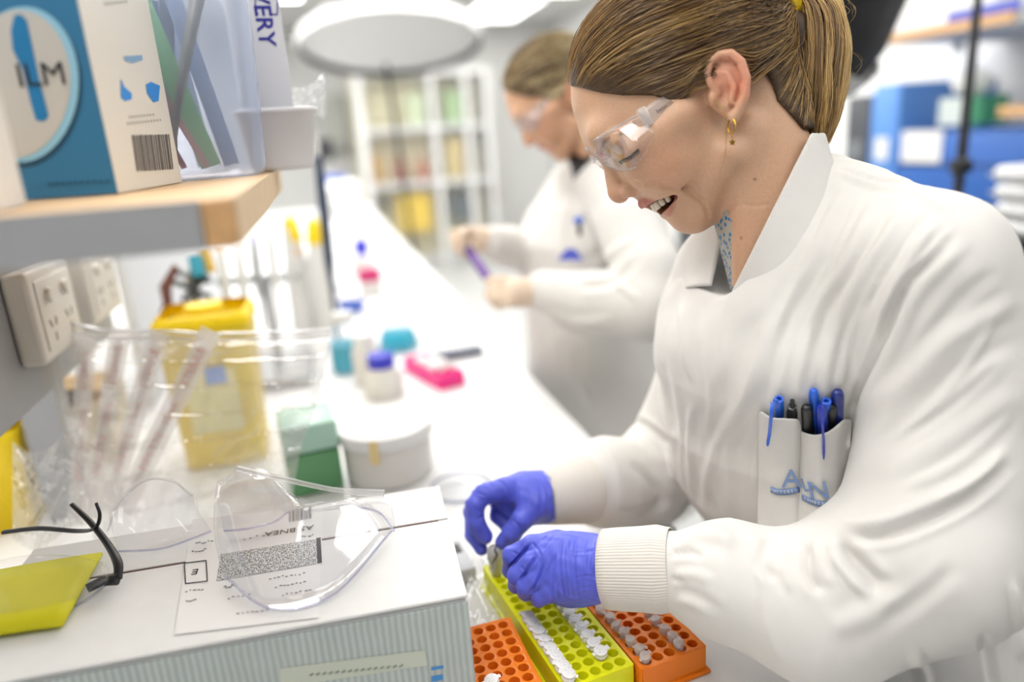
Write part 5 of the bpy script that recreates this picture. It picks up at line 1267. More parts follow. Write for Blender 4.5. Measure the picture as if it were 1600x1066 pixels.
# white carton nearest the left edge
t = thing('carton', 'small plain white carton at the far left end of the shelf', 'box', (-.235, .515, SZ+.0006), .1)
MB().box((0, 0, .052), (.10, .06, .104), bev=.001).build('carton_body', M_card, t)
o = MB().box((.03, -.0306, .06), (.018, .0008, .01)).build('blue_print', mat('faint_blue', '#8fb0d4', .5), t)
# clear jar of pens and straws
JC = np.array([-.118, .862, SZ+.0006]); J = thing('storage_jar', 'clear plastic container full of coloured strips standing on the shelf', 'container', tuple(JC), .25)
M_jar = film_mat('jar_plastic', (.84, .87, .95), .34, .5, .12, hazecol=(.58, .64, .76))
def rrect(w, d, r, n=6):
    pts = []
    for sx, sy, a0 in ((1, 1, 0), (-1, 1, 90), (-1, -1, 180), (1, -1, 270)):
        for k in range(n+1):
            a = math.radians(a0+90*k/n); pts.append((sx*(w/2-r)+r*math.cos(a), sy*(d/2-r)+r*math.sin(a)))
    return pts
def loft(levels, w, d, r, m, name, par, bottom=True):
    bm = bmesh.new(); rings = []
    for z, s in levels: rings.append([bm.verts.new((x*s, y*s, z)) for x, y in rrect(w, d, r)])
    n = len(rings[0])
    for a in range(len(rings)-1):
        for k in range(n): bm.faces.new((rings[a][k], rings[a][(k+1) % n], rings[a+1][(k+1) % n], rings[a+1][k]))
    if bottom: bm.faces.new(rings[0][::-1])
    me = bpy.data.meshes.new(name); bm.to_mesh(me); bm.free(); return link(name, me, m, par, True)
loft([(0.0, .80), (.004, .90), (.012, .94), (.10, 1.0), (.20, 1.06)], .125, .14, .03, M_jar, 'jar_wall', J)
for k, (x, y, col, tx, ty, ln, wd) in enumerate([(.012, -.035, '#86c98c', .05, -.30, .17, .020), (-.030, -.04, '#3b5b8c', .05, .12, .16, .010), (-.015, -.03, '#c46a72', .2, -.42, .13, .006), (.030, -.01, '#8e9fc4', 0, -.22, .17, .016), (-.035, .0, '#51607a', .1, .2, .18, .014), (.0, .02, '#b9c4dd', -.1, -.1, .18, .018), (-.045, -.03, '#dcdacb', .1, .08, .15, .012), (.01, -.05, '#d8a0a6', .1, -.48, .10, .006)]):
    names = ['green', 'navy', 'red', 'pale blue', 'slate', 'light blue', 'cream', 'pink']
    o = MB().box((0, 0, ln/2), (wd, .004, ln), bev=.001).build('plastic_strip', mat('strip_'+names[k], col, .4)); o.location = (JC[0]+x, JC[1]+y, JC[2]+.012); o.rotation_euler = (tx*.5, ty*.8, .25)
    tag(o, f'{names[k]} strip standing in the clear container on the shelf', 'strip', 'strips in the shelf container')
# metal rod in front of the container
t = thing('steel_rod', 'thin grey steel rod leaning beside the film box', 'rod', tuple(U(277, 150, .70))); b = MB(); b.tube([np.array(U(*p))-np.array(t.location) for p in ((312, -20, .71), (296, 60, .70), (280, 150, .70))], [.007, .006, .004], 10); b.build('shaft', mat('dull_steel', '#7f7c74', .4, metal=.5), t, True)
b = MB(); b.tube([np.array(U(*p))-np.array(t.location) for p in ((280, 150, .70), (272, 215, .705), (274, 262, .71), (278, 284, .712))], [.004, .003, .0025, .002], 8); b.build('tip', mat('dull_steel', '#7f7c74', .4), t, True)
# white tub and the white carton standing in it
M_tub = mat('white_plastic', '#e9e7e6', .35, coat=.1)
TC = onz(428, 264, SZ); TC = np.array([-.040, .955, SZ+.0006])
t = thing('white_tub', 'white plastic tub with a rolled rim at the shelf end', 'tub', tuple(TC), .1)
loft([(0, .74), (.003, .80), (.006, .82), (.064, .99), (.066, 1.06), (.070, 1.06), (.071, 1.0), (.010, .80)], .090, .100, .02, M_tub, 'tub_wall', t); 
VB = thing('box', 'tall white carton with blue vertical lettering standing in the tub', 'box', (TC[0]-.008, TC[1]-.004, SZ+.012), .12)
MB().box((0, 0, .10), (.058, .055, .20), bev=.001).build('carton_body', mat('white_carton', '#dedee2', .5), VB)
M_navy = mat('navy_print', '#2b2a8c', .5)
VBi = (Matrix.Translation(VB.location) @ Matrix.Rotation(.12, 4, 'Z')).inverted(); nrm = Vector((math.sin(.12), -math.cos(.12), 0)); p0v = Vector(VB.location)+nrm*.0279
def vface(px, py): return VBi @ Vector(onplane(px, py, p0v, nrm))
cpos = vface(410, 22); Rv = frame3((0, 0, -1), (1, 0, 0)); Rv = Matrix((Vector((0, 0, -1)), Vector((1, 0, 0)), Vector((0, -1, 0)))).transposed()
text_obj('lettering', 'VERY', .026, vface(411, 28), Rv, M_navy, VB, .0001, bold=.0004)
b = MB()
for a, c in (((399, -5), (399, 20)), ((399, 20), (404, 21)), ((424, 22), (433, 23)), ((433, 23), (434, -5))): b.tube([vface(*a), vface(*c)], .0007, 4)
b.build('logo_frame', M_navy, VB)
# loose film over the tub rim
o = sheet('plastic_film', lambda u, v: U(458+u*50, 135+v*48+8*math.sin(u*4+v*2)-22*u*(1-v)+6*u, .93+.05*v+.01*nz(u, v, 2)), 24, 20, film_mat('loose_film', (1, 1, 1), .4, .5, .1, bump=.2, bscale=40)); tag(o, 'loose clear plastic film sticking out behind the white tub', 'film')
# ================================================================ the second worker, farther along the bench
W2 = thing('person', 'blonde worker in white gown and pale gloves farther along the bench', 'person', (.62, 1.62, 0))
N1 = H(957, 315); N2 = U(821, 228, 1.53)
_a = (N1-CP)/np.linalg.norm(N1-CP); _b = (N2-CP)/np.linalg.norm(N2-CP); _v = np.cross(_a, _b); _c = _a @ _b
_K = np.array([[0, -_v[2], _v[1]], [_v[2], 0, -_v[0]], [-_v[1], _v[0], 0]]); R2 = np.eye(3)+_K+_K @ _K/(1+_c)
def to2(P): return (np.asarray(P)-N1) @ R2.T+N2
v, F = mesh_sdf(head_sdf(False), FT(40, 0)-np.array([.20, .13, .20]), FT(40, 0)+np.array([.22, .13, .19]), .0036, proj=1)
b2 = addto(mesh_arr('body', to2(v), F, M_skin), W2); HEADMOLES = []; set_col(b2, skin_colors(v)*np.array([1.02, .97, .95])); b2['label'] = 'face in profile looking down'
M_hair2b = mat('hair_base_blonde', '#6e5a3e', .55, noise=.4, nscale=60)
addto(mesh_arr('hair_cap', to2(bv), bF, M_hair2b), W2)
sel = RNG.choice(len(P), 1600, replace=False); root = P[sel, 0]
Cb = np.array([lin(c) for c in ('#5b4730', '#8a7150', '#c6ac7c', '#ead9ab', '#f6ecc9')])
lu = np.clip(.62-.9*np.clip((root-FT(34, 70)) @ HR[0]/.1-.35, -.35, 1)+.3*np.sin(root @ np.array([150, 90, 120]))+RNG.normal(0, .2, len(sel))+np.linspace(0, 0, len(sel)), 0, .99)*4; ii = lu.astype(int); tt = (lu-ii)[:, None]
strands('hair_strands', to2(P[sel].reshape(-1, 3)).reshape(P[sel].shape), np.full((len(sel), P.shape[1]), .0007), Cb[ii]*(1-tt)+Cb[ii+1]*tt, M_hair, W2)
N_ARM = [U(985, 352, 1.44), U(1012, 425, 1.38), U(1005, 478, 1.36), U(930, 470, 1.40), U(850, 455, 1.44)]
F_ARM = [U(895, 300, 1.74), U(855, 350, 1.82), U(835, 398, 1.80), U(795, 386, 1.68), U(768, 379, 1.60)]
def coat2(P):
    d = loft_sdf(P, [.45, .80, .92, 1.05, 1.18, 1.26, 1.32], [.66, .645, .615, .60, .59, .60, .62], [1.62]*7, [.23, .20, .165, .155, .145, .11, .06], [.24, .21, .20, .19, .185, .15, .08])
    d = smin(d, chain(P, [N_ARM[0], U(930, 262, 1.56), F_ARM[0]], [.065, .055, .06]), .06)
    d = smax(d, -seg(P, to2(H(1150, 120)), to2(H(1228, 400)), .058, .060), .006)
    d = smin(d, chain(P, N_ARM, [.068, .066, .066, .058, .042], .01), .02)
    return smin(d, chain(P, F_ARM, [.06, .056, .055, .048, .038], .01), .02)
v, F = mesh_sdf(coat2, (.30, 1.06, .50), (.95, 2.02, 1.45), .0070, proj=1)
v = wrinkle(v, F, [([(1000, 400), (960, 440), (900, 450)], 6, -.006), ([(990, 370), (950, 400), (920, 420)], 6, .005), ([(960, 500), (900, 505), (850, 490)], 7, .006), ([(900, 300), (880, 340), (875, 420)], 6, .004), ([(930, 300), (935, 360), (938, 420)], 5, -.004),
    ([(860, 520), (870, 560), (880, 610)], 6, .005), ([(900, 540), (905, 590), (925, 640)], 6, -.005), ([(960, 440), (1000, 470)], 5, .005)])
addto(mesh_arr('lab_gown', v, F, M_coat), W2)['label'] = 'white cotton gown'
c2 = addto(mesh_arr('collar', to2(c2v), c2F, M_coat), W2)
# black top under the gown
b = MB(); b.tube([to2(H(1150, 352, .03)), to2(H(1158, 380, .02)), to2(H(1162, 420, 0))], .030, 12); addto(b.build('dark_top', M_dark, None, True), W2)
M_latex = mat('pale_latex', '#e3cdb6', .45, sss=.2)
def hand2(fs, palm, lo, hi, label):
    def f(P):
        d = ell(P, palm[0], CR, palm[1])
        d = smin(d, seg(P, palm[0], palm[2], .026, .030), .012)
        g = None
        for pts, r in fs: e = chain(P, [U(*p) for p in pts], r, .004); g = e if g is None else smin(g, e, .002)
        return smin(d, g, .006)
    c = np.array(palm[0]); v, F = mesh_sdf(f, c-np.array([.12, .12, .09]), c+np.array([.12, .12, .09]), .0028, proj=1)
    addto(mesh_arr('glove', v, F, M_latex), W2)['label'] = label
rr = [.0105, .0095, .0085, .0075]
hand2([([(800, 450, 1.43), (778, 446, 1.42), (766, 450, 1.42), (764, 460, 1.43)], rr), ([(800, 458, 1.42), (775, 456, 1.41), (764, 460, 1.415), (768, 470, 1.43)], rr), ([(800, 465, 1.41), (780, 466, 1.40), (768, 467, 1.41), (774, 476, 1.42)], rr), ([(802, 470, 1.41), (788, 474, 1.40), (778, 474, 1.41), (780, 480, 1.42)], rr), ([(805, 445, 1.43), (785, 437, 1.43), (768, 438, 1.425), (762, 440, 1.42)], rr)],
      (U(808, 458, 1.425), (.036, .028, .02), U(850, 455, 1.44)), None, None, 'pale latex glove on the nearer hand')
hand2([([(740, 368, 1.585), (722, 362, 1.58), (708, 366, 1.575), (708, 380, 1.575)], rr), ([(740, 374, 1.58), (722, 371, 1.57), (712, 378, 1.565), (715, 392, 1.565)], rr), ([(742, 380, 1.575), (728, 382, 1.565), (720, 390, 1.56), (726, 398, 1.565)], rr), ([(745, 386, 1.57), (735, 390, 1.56), (728, 396, 1.56), (734, 402, 1.565)], rr), ([(745, 364, 1.57), (732, 360, 1.555), (722, 368, 1.55), (722, 384, 1.55)], rr)],
      (U(748, 374, 1.58), (.032, .026, .02), U(770, 379, 1.60)), None, None, 'pale latex glove on the farther hand')
t = thing('purple_tube', 'purple capped tube held between the pale gloves', 'tube', tuple(U(750, 418, 1.50)))
M_pur = mat('purple_plastic', '#5b2c86', .35)
b = MB(); a_, c_ = np.array(U(733, 392, 1.54))-np.array(t.location), np.array(U(768, 443, 1.43))-np.array(t.location); b.tube([a_, a_*.6+c_*.4, c_], [.0105, .0105, .0100], 14); b.build('barrel', M_pur, t, True, 60)
b = MB(); b.tube([a_*1.02, a_*.82+c_*.18], .0118, 14); b.build('cap', mat('dark_purple', '#452066', .4), t, True, 60)
# her glasses
gl = thing('safety_glasses', 'clear safety glasses worn by the blonde worker', 'glasses', tuple(to2(H(950, 240))))
for s in (1, -1):
    strip('lens', [[to2(gshift(q, s)) for q in r] for r in LR], M_lens2 if 'M_lens2' in globals() else film_mat('hazy_lens', (.97, .97, 1), .16, .5, .05), gl, .002, 14, 8)
    strip('temple', [[to2(H(q[0], q[1], q[2]*s)) for q in r] for r in tp], M_clearp, gl, .0022, 24, 4)
bvh2 = BVHTree.FromPolygons([tuple(x) for x in v], F.tolist()) if False else None
pk = thing('pen', 'dark pen with blue cap in the blonde worker\'s pocket', 'pen', tuple(U(905, 345, 1.455)))
MB().tube([(0, 0, -.03), (0, 0, .0)], .005, 10).build('barrel', M_pblack, pk, True, 60); b = MB(); b.tube([(-.012, -.004, .002), (.006, -.004, .003)], .006, 10); b.build('cap', M_pblue, pk, True, 60)
g2 = MB(); g2.prism([(-.026, -.010), (.026, -.010), (.010, .012), (-.006, .014)], .002, U(891, 399, 1.425), Matrix(CM.tolist())); addto(g2.build('emblem', mat('blue_emblem', '#4a57b8', .7), None), W2)
# ================================================================ things along the bench
BT = BZ+.0006
def onb(px, py): p = onz(px, py, BT); return (p[0], p[1], BT)
def lathe_thing(name, label, cat, loc, parts, group=None, seg=28):
    t = thing(name, label, cat, loc, 0, group)
    for nm, prof, m in parts: MB().lathe(prof, (0, 0, 0), seg).build(nm, m, t, True, 40)
    return t
M_glass = film_mat('bottle_glass', (.97, .98, .99), .10, .5, .06); M_cyan = mat('cyan_liquid', '#18a7c4', .15, coat=.5); M_milk = mat('milky_plastic', '#ece9e4', .35, sss=.3, sssc=(1, 1, 1)); M_bcap = mat('blue_cap', '#2a2fb4', .35); M_wcap = mat('white_cap', '#efefee', .35)
M_mag = mat('magenta_cap', '#b0105a', .4)
t = lathe_thing('lidded_tub', 'round white plastic tub with lid and yellow tape behind the carton', 'tub', (.052, 1.115, BT), [('tub_wall', [(0, 0), (.066, 0), (.070, .004), (.0735, .085)], M_milk), ('lid', [(.0755, .068), (.0775, .070), (.0785, .088), (.0770, .0905), (.0735, .0900), (.0715, .0885), (0, .0885)], M_wcap)], None, 48)
c = np.array(U(577, 703, 1.075)); ang = math.atan2(c[1]-1.115, c[0]-.052); b = MB()
for k in range(1): 
    for zz in (0,):
        pts = [(.0800*math.cos(ang+d), .0800*math.sin(ang+d)) for d in (-.09, -.03, .03, .09)]
        for i in range(3): b.quad((*pts[i], .052), (*pts[i+1], .052), (*pts[i+1], .090), (*pts[i], .090))
b.build('tape_strip', mat('masking_tape', '#e0c98e', .6), t)
lathe_thing('bottle', 'white bottle with a dark blue screw cap behind the round tub', 'bottle', (.079, 1.50, BT), [('bottle_wall', [(0, 0), (.040, 0), (.042, .004), (.042, .045), (.028, .062), (.027, .072)], M_milk), ('cap', [(.0275, .066), (.0285, .067), (.0285, .092), (.027, .0935), (0, .0935)], M_bcap)])
lathe_thing('bottle', 'white bottle with a white cap beside the blue-capped bottle', 'bottle', (.052, 1.60, BT), [('bottle_wall', [(0, 0), (.030, 0), (.031, .003), (.031, .080), (.022, .095)], M_milk), ('cap', [(.0235, .090), (.0245, .091), (.0245, .116), (.023, .118), (0, .118)], M_wcap)])
lathe_thing('reagent_bottle', 'glass bottle half full of cyan liquid, left of the pink rack', 'bottle', (.012, 1.72, BT), [('liquid', [(0, .003), (.038, .003), (.0385, .072), (0, .072)], M_cyan), ('bottle_wall', [(0, 0), (.040, .001), (.041, .010), (.041, .090), (.030, .112), (.020, .122), (.020, .135)], M_glass), ('cap', [(.0235, .122), (.0245, .123), (.0245, .146), (0, .147)], M_wcap)])
lathe_thing('conical_flask', 'glass flask of cyan liquid right of the reagent bottle', 'flask', (.150, 1.86, BT), [('liquid', [(0, .003), (.054, .003), (.054, .010), (.044, .046), (0, .046)], M_cyan), ('flask_wall', [(0, 0), (.056, .001), (.056, .010), (.030, .080), (.020, .092), (.020, .115), (.023, .118)], M_glass)])
# pink rack with white tubes
prk = Rack('tube_rack', 'bright pink tube rack lying farther along the bench', (.200, 1.480), .30, 4, 14, M_pink)
k = 0
for j in range(2, 13):
    for i in range(4):
        if (i*7+j*3) % 5 < 2: continue
        if k >= 20: break
        tube(prk.well(i, j)+np.array([0, 0, .006]), 'white lidded tube standing in the bright pink rack', 'tubes in the pink rack', random.uniform(0, 6), 0, 0, sc=1.15, big=False); k += 1
p = onb(716, 557); t = thing('phone', 'dark grey handset lying on the bench beyond the pink rack', 'phone', p, .1)
MB().box((0, 0, .009), (.125, .05, .018), bev=.006).build('handset', mat('slate_plastic', '#4c5060', .4), t, True, 40)
b = MB()
for i in range(5):
    for j in range(3): b.box((-.04+i*.018, -.013+j*.013, .0185), (.011, .008, .002))
b.build('keypad', mat('pale_keys', '#9aa0ae', .5), t)
p = onb(722, 766); t = thing('shallow_dish', 'shallow clear dish with a dark blue rim beside the farther glove', 'dish', (p[0]-.002, p[1]-.008, BT))
MB().lathe([(0, .001), (.044, .001), (.046, .003), (.048, .010)], (0, 0, 0), 32).build('dish_wall', M_glass, t, True); MB().lathe([(.0465, .009), (.0495, .009), (.0495, .0115), (.0465, .0115)], (0, 0, 0), 32, None, True).build('dish_rim', mat('slate_blue', '#6f7896', .4), t, True)
p = onb(712, 885); t = thing('grey_device', 'small grey device half hidden behind the carton corner', 'device', (.098, .800, BT), .1)
MB().box((0, 0, .010), (.05, .075, .02), bev=.005).build('casing', M_lightgrey, t, True, 40); MB().box((.012, .012, .0205), (.012, .02, .0015)).build('display', M_dark, t)
# green box
p = onb(492, 775); t = thing('box', 'green plastic box with pale lid behind the zip bag', 'box', (-.070, 1.13, BT), .10)
MB().box((0, 0, .035), (.085, .10, .07), bev=.004).build('box_base', mat('green_plastic', '#5c9464', .4), t, True, 40); MB().box((0, 0, .095), (.087, .102, .046), bev=.005).build('lid', mat('pale_green', '#a9cdbb', .35), t, True, 40)
# yellow sharps bins
def sharps(px, py, d, w, dd, h, label, rot=0):
    c = U(px, py, d); t = thing('sharps_bin', label, 'bin', (c[0], c[1], BT), rot, 'yellow sharps bins')
    loft([(0, .86), (.004, .88), (h-.03, 1.0), (h-.028, 1.05), (h-.012, 1.05), (h, .92)], w, dd, .02, M_sharps, 'bin_body', t); MB().lathe([(0, h+.006), (.03, h+.006), (.033, h), (.033, h-.006)], (0, 0, 0), 20).build('lid', M_sharps, t, True)
    MB().box((0, -dd/2*.96-.0015, h*.45), (w*.55, .002, h*.4)).build('label_panel', mat('pale_yellow_label', '#efe3a0', .6), t)
    MB().box((.01, -dd/2*.96-.003, h*.62), (w*.22, .002, h*.11)).build('blue_mark', mat('pale_blue_mark', '#7f9bd8', .6), t)
M_sharps = mat('sharps_yellow', '#f2cf00', .4, coat=.1)
sharps(322, 500, 1.25, .15, .14, .275, 'large yellow sharps bin standing behind the zip bag')
c = U(15, 700, 1.12); t = thing('sharps_bin', 'yellow bin low under the service panel at the left edge', 'bin', (-.55, 1.20, BT), .1, 'yellow sharps bins'); loft([(0, .9), (.14, 1.0), (.15, 1.04), (.16, 1.0)], .13, .16, .02, M_sharps, 'bin_body', t); MB().box((0, 0, .165), (.12, .14, .012), bev=.004).build('lid', M_sharps, t)
t = thing('carton', 'brown and white carton under the service panel behind the yellow bin', 'box', (-.50, 1.42, BT)); MB().box((0, 0, .06), (.16, .14, .12)).build('carton_body', mat('cream_card', '#d8ccb4', .6), t); MB().box((.0, 0, .13), (.15, .13, .02)).build('tray', mat('brown_card', '#a4834f', .6), t); MB().box((.03, -.072, .135), (.04, .004, .03)).build('dark_slot', M_dark, t)
# racked pipettes and clamps
M_pip = mat('pipette_white', '#dcdcd8', .4); M_pipg = mat('pipette_grey', '#9a9c9e', .4)
def pipette(px, ptop, pbot, d, label, tint, capc=None, lean=(0, 0), r=.010, down=False):
    a = np.array(U(px, ptop, d)); bt = np.array(U(px+lean[0], pbot, d))
    if down: bt = np.array([bt[0], bt[1], BT])
    t = thing('pipette', label, 'pipette', tuple(bt), 0, 'pipettes hanging in the stand'); L = bt*0; e = a-bt
    b = MB(); b.tube([L, e*.35, e*.5, e*.8, e], [r*.35, r*.45, r*.95, r, r*.8], 12); b.build('barrel', tint, t, True, 50)
    b = MB(); b.tube([e, e*1.10], r*.55, 10); b.build('plunger', capc or M_pip, t, True, 50)
M_amber = mat('amber_cap', '#e0b070', .4); M_pdark = mat('pipette_navy', '#20304a', .4)
for k, (px, y0, y1, d, tint, cp, txt) in enumerate([(345, 395, 520, 1.55, M_pip, M_amber, 'first'), (372, 392, 520, 1.6, M_pip, M_pip, 'second'), (396, 380, 515, 1.65, M_pipg, M_bcap, 'third'), (421, 365, 512, 1.7, M_pip, M_pip, 'fourth'), (446, 360, 505, 1.75, M_pip, M_amber, 'fifth'), (466, 400, 512, 1.8, M_pip, M_amber, 'sixth')]):
    pipette(px, y0, y1, d, f'white pipette hanging in the stand, {txt} from the left', tint, cp, (18, 0))
q0, q1 = np.array(U(350, 440, 1.56)), np.array(U(468, 432, 1.81)); e0 = (q0+q1)/2
t = thing('pipette_stand', 'grey pipette stand carrying the row of white pipettes', 'stand', (e0[0], e0[1], BT))
MB().box((0, .03, .012), (.16, .30, .024), bev=.006).build('base', M_pipg, t); b = MB(); b.tube([(0, .03, .02), (0, .012, e0[2]-BT)], .010, 12); b.build('post', M_pipg, t, True)
b = MB(); o0 = np.array([e0[0], e0[1], BT]); b.tube([q0*1.06-q1*.06-o0, q0-o0, q1-o0, q1*1.06-q0*.06-o0], .009, 8); b.build('hanger_bar', M_pipg, t, True)
pipette(497, 245, 345, 1.75, 'navy blue pipette with a white head standing tallest beyond the shelf', M_pdark, M_pip, (4, 0), .013, True)
# clamp tangle behind the yellow bin
t = thing('retort_clamp', 'dark metal clamp with turquoise knob behind the yellow bin', 'clamp', tuple(U(300, 440, 1.45)))
def rel(t, *p): return np.array(U(*p))-np.array(t.location)
b = MB()
for q in (((270, 440, 1.45), (330, 465, 1.46)), ((285, 470, 1.45), (325, 430, 1.46)), ((275, 425, 1.45), (330, 440, 1.47)), ((300, 415, 1.45), (312, 490, 1.46))): b.tube([rel(t, *q[0]), rel(t, *q[1])], .006, 8)
b.build('jaws', mat('gunmetal', '#3c403f', .4, metal=.4), t, True); b = MB(); b.tube([rel(t, 304, 400, 1.45), rel(t, 312, 432, 1.45)], .014, 12); b.build('knob', mat('turquoise', '#2c8ea4', .4), t, True)
b = MB(); b.tube([rel(t, 318, 388, 1.47), rel(t, 330, 425, 1.47)], .011, 10); b.build('spacer', mat('mustard', '#c9a545', .5), t, True)
b = MB(); e = rel(t, 300, 470, 1.47); b.tube([e+np.array([0, 0, .06]), np.array([e[0], e[1], BT-t.location.z])], .006, 10); b.build('support_rod', M_alu, t, True)
MB().box((e[0], e[1], BT-t.location.z+.006), (.10, .14, .012)).build('foot_plate', M_dark, t)
b = MB(); b.tube([rel(t, *p) for p in ((275, 415, 1.4), (258, 450, 1.4), (262, 475, 1.4), (250, 505, 1.4))], [.006, .011, .009, .005], 8); b.build('strap', mat('brown_rubber', '#5f3428', .6), t, True)
# upright white back board beyond the socket panel
t = thing('back_board', 'pale grey splash board behind the pipettes on the bench', 'board', (-.42, 2.28, BT)); MB().box((0, 0, .20), (.02, 1.3, .40)).build('board_face', mat('pale_board', '#d4d6d8', .5), t)
# bundle of navy cloth, dark base
t = thing('navy_pouch', 'crumpled navy blue pouch on the bench beside the pipettes', 'pouch', (onz(488, 500, BT)[0], onz(488, 500, BT)[1], BT))
def blob(name, c, r, m, par, seed, n=18):
    bm = bmesh.new(); bmesh.ops.create_icosphere(bm, subdivisions=4, radius=1)
    for vv in bm.verts:
        p = vv.co; k = 1+.10*math.sin(p.x*4+seed+2*math.sin(p.y*5))+.08*math.sin(p.z*7+seed*2+p.y*4)
        vv.co = Vector((c[0]+p.x*r[0]*k, c[1]+p.y*r[1]*k, max(c[2]+p.z*r[2]*k, .0)))
    me = bpy.data.meshes.new(name); bm.to_mesh(me); bm.free(); return link(name, me, m, par, True)
blob('pouch_body', (0, .03, .075), (.05, .07, .08), mat('navy_cloth', '#5b5a88', .7), t, 1); blob('pouch_flap', (.055, .06, .070), (.035, .05, .055), mat('navy_dark', '#3d3a66', .7), t, 3)
t = thing('dish', 'small blue dish beyond the navy pouch', 'dish', (onz(545, 487, BT)[0], onz(545, 487, BT)[1], BT)); MB().lathe([(0, .004), (.045, .004), (.055, .016), (.058, .03), (.054, .03), (.05, .016), (0, .010)], (0, 0, 0), 24).build('dish_wall', mat('mid_blue', '#3f62b8', .4), t, True)
t = lathe_thing('bottle', 'short white pot in front of the navy pouch', 'bottle', (onz(515, 505, BT)[0], onz(515, 505, BT)[1], BT), [('bottle_wall', [(0, 0), (.035, 0), (.037, .05), (.03, .06)], M_milk), ('cap', [(.032, .056), (.033, .075), (0, .077)], M_wcap)])
t = lathe_thing('bottle', 'white bottle with a magenta cap farther along the bench', 'bottle', (.135, 2.62, BT), [('bottle_wall', [(0, 0), (.042, 0), (.043, .004), (.043, .05), (.03, .07)], M_milk), ('cap', [(.040, .045), (.042, .046), (.042, .088), (.038, .092), (0, .092)], M_mag)])
t = lathe_thing('bottle', 'white bottle with a bright blue cap, farthest of the capped bottles', 'bottle', (.135, 3.02, BT), [('bottle_wall', [(0, 0), (.045, 0), (.047, .004), (.047, .07), (.03, .09)], M_milk), ('cap', [(.028, .08), (.030, .081), (.030, .15), (.028, .152), (0, .152)], M_bcap)])
# yellow-capped wash bottles
for px, py, lab in ((455, 358, 'left'), (492, 362, 'right')):
    c = U(px, py, 2.1); t = lathe_thing('wash_bottle', f'white wash bottle with a yellow nozzle cap beyond the shelf, the {lab} one', 'bottle', (c[0], c[1], BT), [('bottle_wall', [(0, 0), (.036, 0), (.038, .004), (.038, .17), (.022, c[2]-BT-.02)], M_milk), ('cap', [(.027, c[2]-BT-.035), (.028, c[2]-BT-.03), (.022, c[2]-BT+.02), (.008, c[2]-BT+.04), (0, c[2]-BT+.041)], M_sharps)], 'yellow-capped wash bottles')
# white centrifuge at the far end of the bench
t = thing('centrifuge', 'rounded white bench centrifuge with a blue top strip far down the bench', 'centrifuge', (onz(535, 338, BT)[0], onz(535, 338, BT)[1]+.2, BT)); MB().box((0, 0, .13), (.32, .42, .26), bev=.05, seg=4).build('housing', M_wcap, t, True, 40); MB().box((-.03, .0, .28), (.18, .25, .045), bev=.01).build('lid', mat('centrifuge_blue', '#4d63b4', .4), t, True, 40)
t = thing('monitor', 'dark small monitor on the far bench end', 'monitor', (onz(512, 300, BT)[0]-.05, 6.5, BT+.0005)); MB().box((0, 0, .50), (.22, .03, .18), bev=.006).build('screen', M_dark, t); MB().box((0, 0, .225), (.05, .03, .41)).build('stand', M_lightgrey, t); MB().box((0, 0, .011), (.2, .15, .02)).build('base', M_lightgrey, t)
# ================================================================ far end of the room
CYB = 8.4
def cz(px, py): p = ony(px, py, CYB); return p[0], p[2]
t = thing('glass_cabinet', 'tall white glass-fronted cabinet against the far wall', 'cabinet', (cz(665, 250)[0], CYB, 0))
x0, x1 = cz(560, 250)[0], cz(770, 250)[0]; cx = t.location.x; zt = cz(665, 108)[1]
MB().box(((x0+x1)/2-cx, .42, zt/2), (x1-x0, .03, zt)).build('back_panel', mat('cream_panel', '#efe6bd', .6), t)
for k, px in enumerate((571, 684, 736, 768)):
    xx = cz(px, 250)[0]-cx; MB().box((xx, .2, zt/2), (.06 if k else .09, .42, zt)).build('post', M_white, t)
for zz in (.06, cz(665, 287)[1], cz(665, 200)[1], zt-.03): MB().box(((x0+x1)/2-cx, .2, zz), (x1-x0-.06, .40, .06)).build('shelf_board', M_white, t)
M_pane = film_mat('cabinet_glass', (1, 1, 1), .10, .4, .05)
for a, c in ((571, 684), (684, 736), (736, 768)):
    xa, xb = cz(a, 250)[0]-cx, cz(c, 250)[0]-cx; MB().box(((xa+xb)/2, -.02, zt/2), (xb-xa-.07, .006, zt-.12)).build('glass_pane', M_pane, t)
def item(name, label, cat, px0, py0, px1, py1, m, zshelf=None, d=.18, round_=False, group='things in the far glass cabinet'):
    a, b_ = cz(px0, py1), cz(px1, py0); w = b_[0]-a[0]; z0 = zshelf if zshelf is not None else a[1]; h = b_[1]-z0
    t = thing(name, label, cat, ((a[0]+b_[0])/2, CYB+.18, z0), 0, group)
    if round_: MB().lathe([(0, 0), (w/2, 0), (w/2, h*.7), (w*.25, h*.85), (w*.25, h), (0, h)], (0, 0, 0), 14).build('bottle_wall', m, t, True, 40)
    else: MB().box((0, 0, h/2), (w, d, h), bev=min(.01, w*.1)).build('box_body', m, t); MB().box((0, 0, h+.004), (w*.9, d*.9, .008)).build('lid', m, t)
s1 = cz(665, 287)[1]+.031; s2 = cz(665, 200)[1]+.031
item('folder_box', 'green box file high in the far cabinet, right compartment', 'box', 700, 142, 722, 186, mat('file_green', '#a9c890', .6), s2)
item('folder_box', 'pale green box file high in the far cabinet, middle compartment', 'box', 640, 146, 664, 186, mat('file_pale', '#d9e6bd', .6), s2)
item('storage_box', 'tan box on the middle shelf of the far cabinet', 'box', 700, 215, 724, 250, mat('tan_box', '#d9c48a', .6), s1)
item('reagent_bottle', 'red bottle on the middle shelf of the far cabinet, left one', 'bottle', 620, 240, 636, 276, mat('red_bottle', '#a8482a', .4), s1, .18, True)
item('reagent_bottle', 'reddish bottle on the middle shelf of the far cabinet, right one', 'bottle', 657, 246, 671, 276, mat('red_bottle2', '#bf6a4a', .4), s1, .18, True)
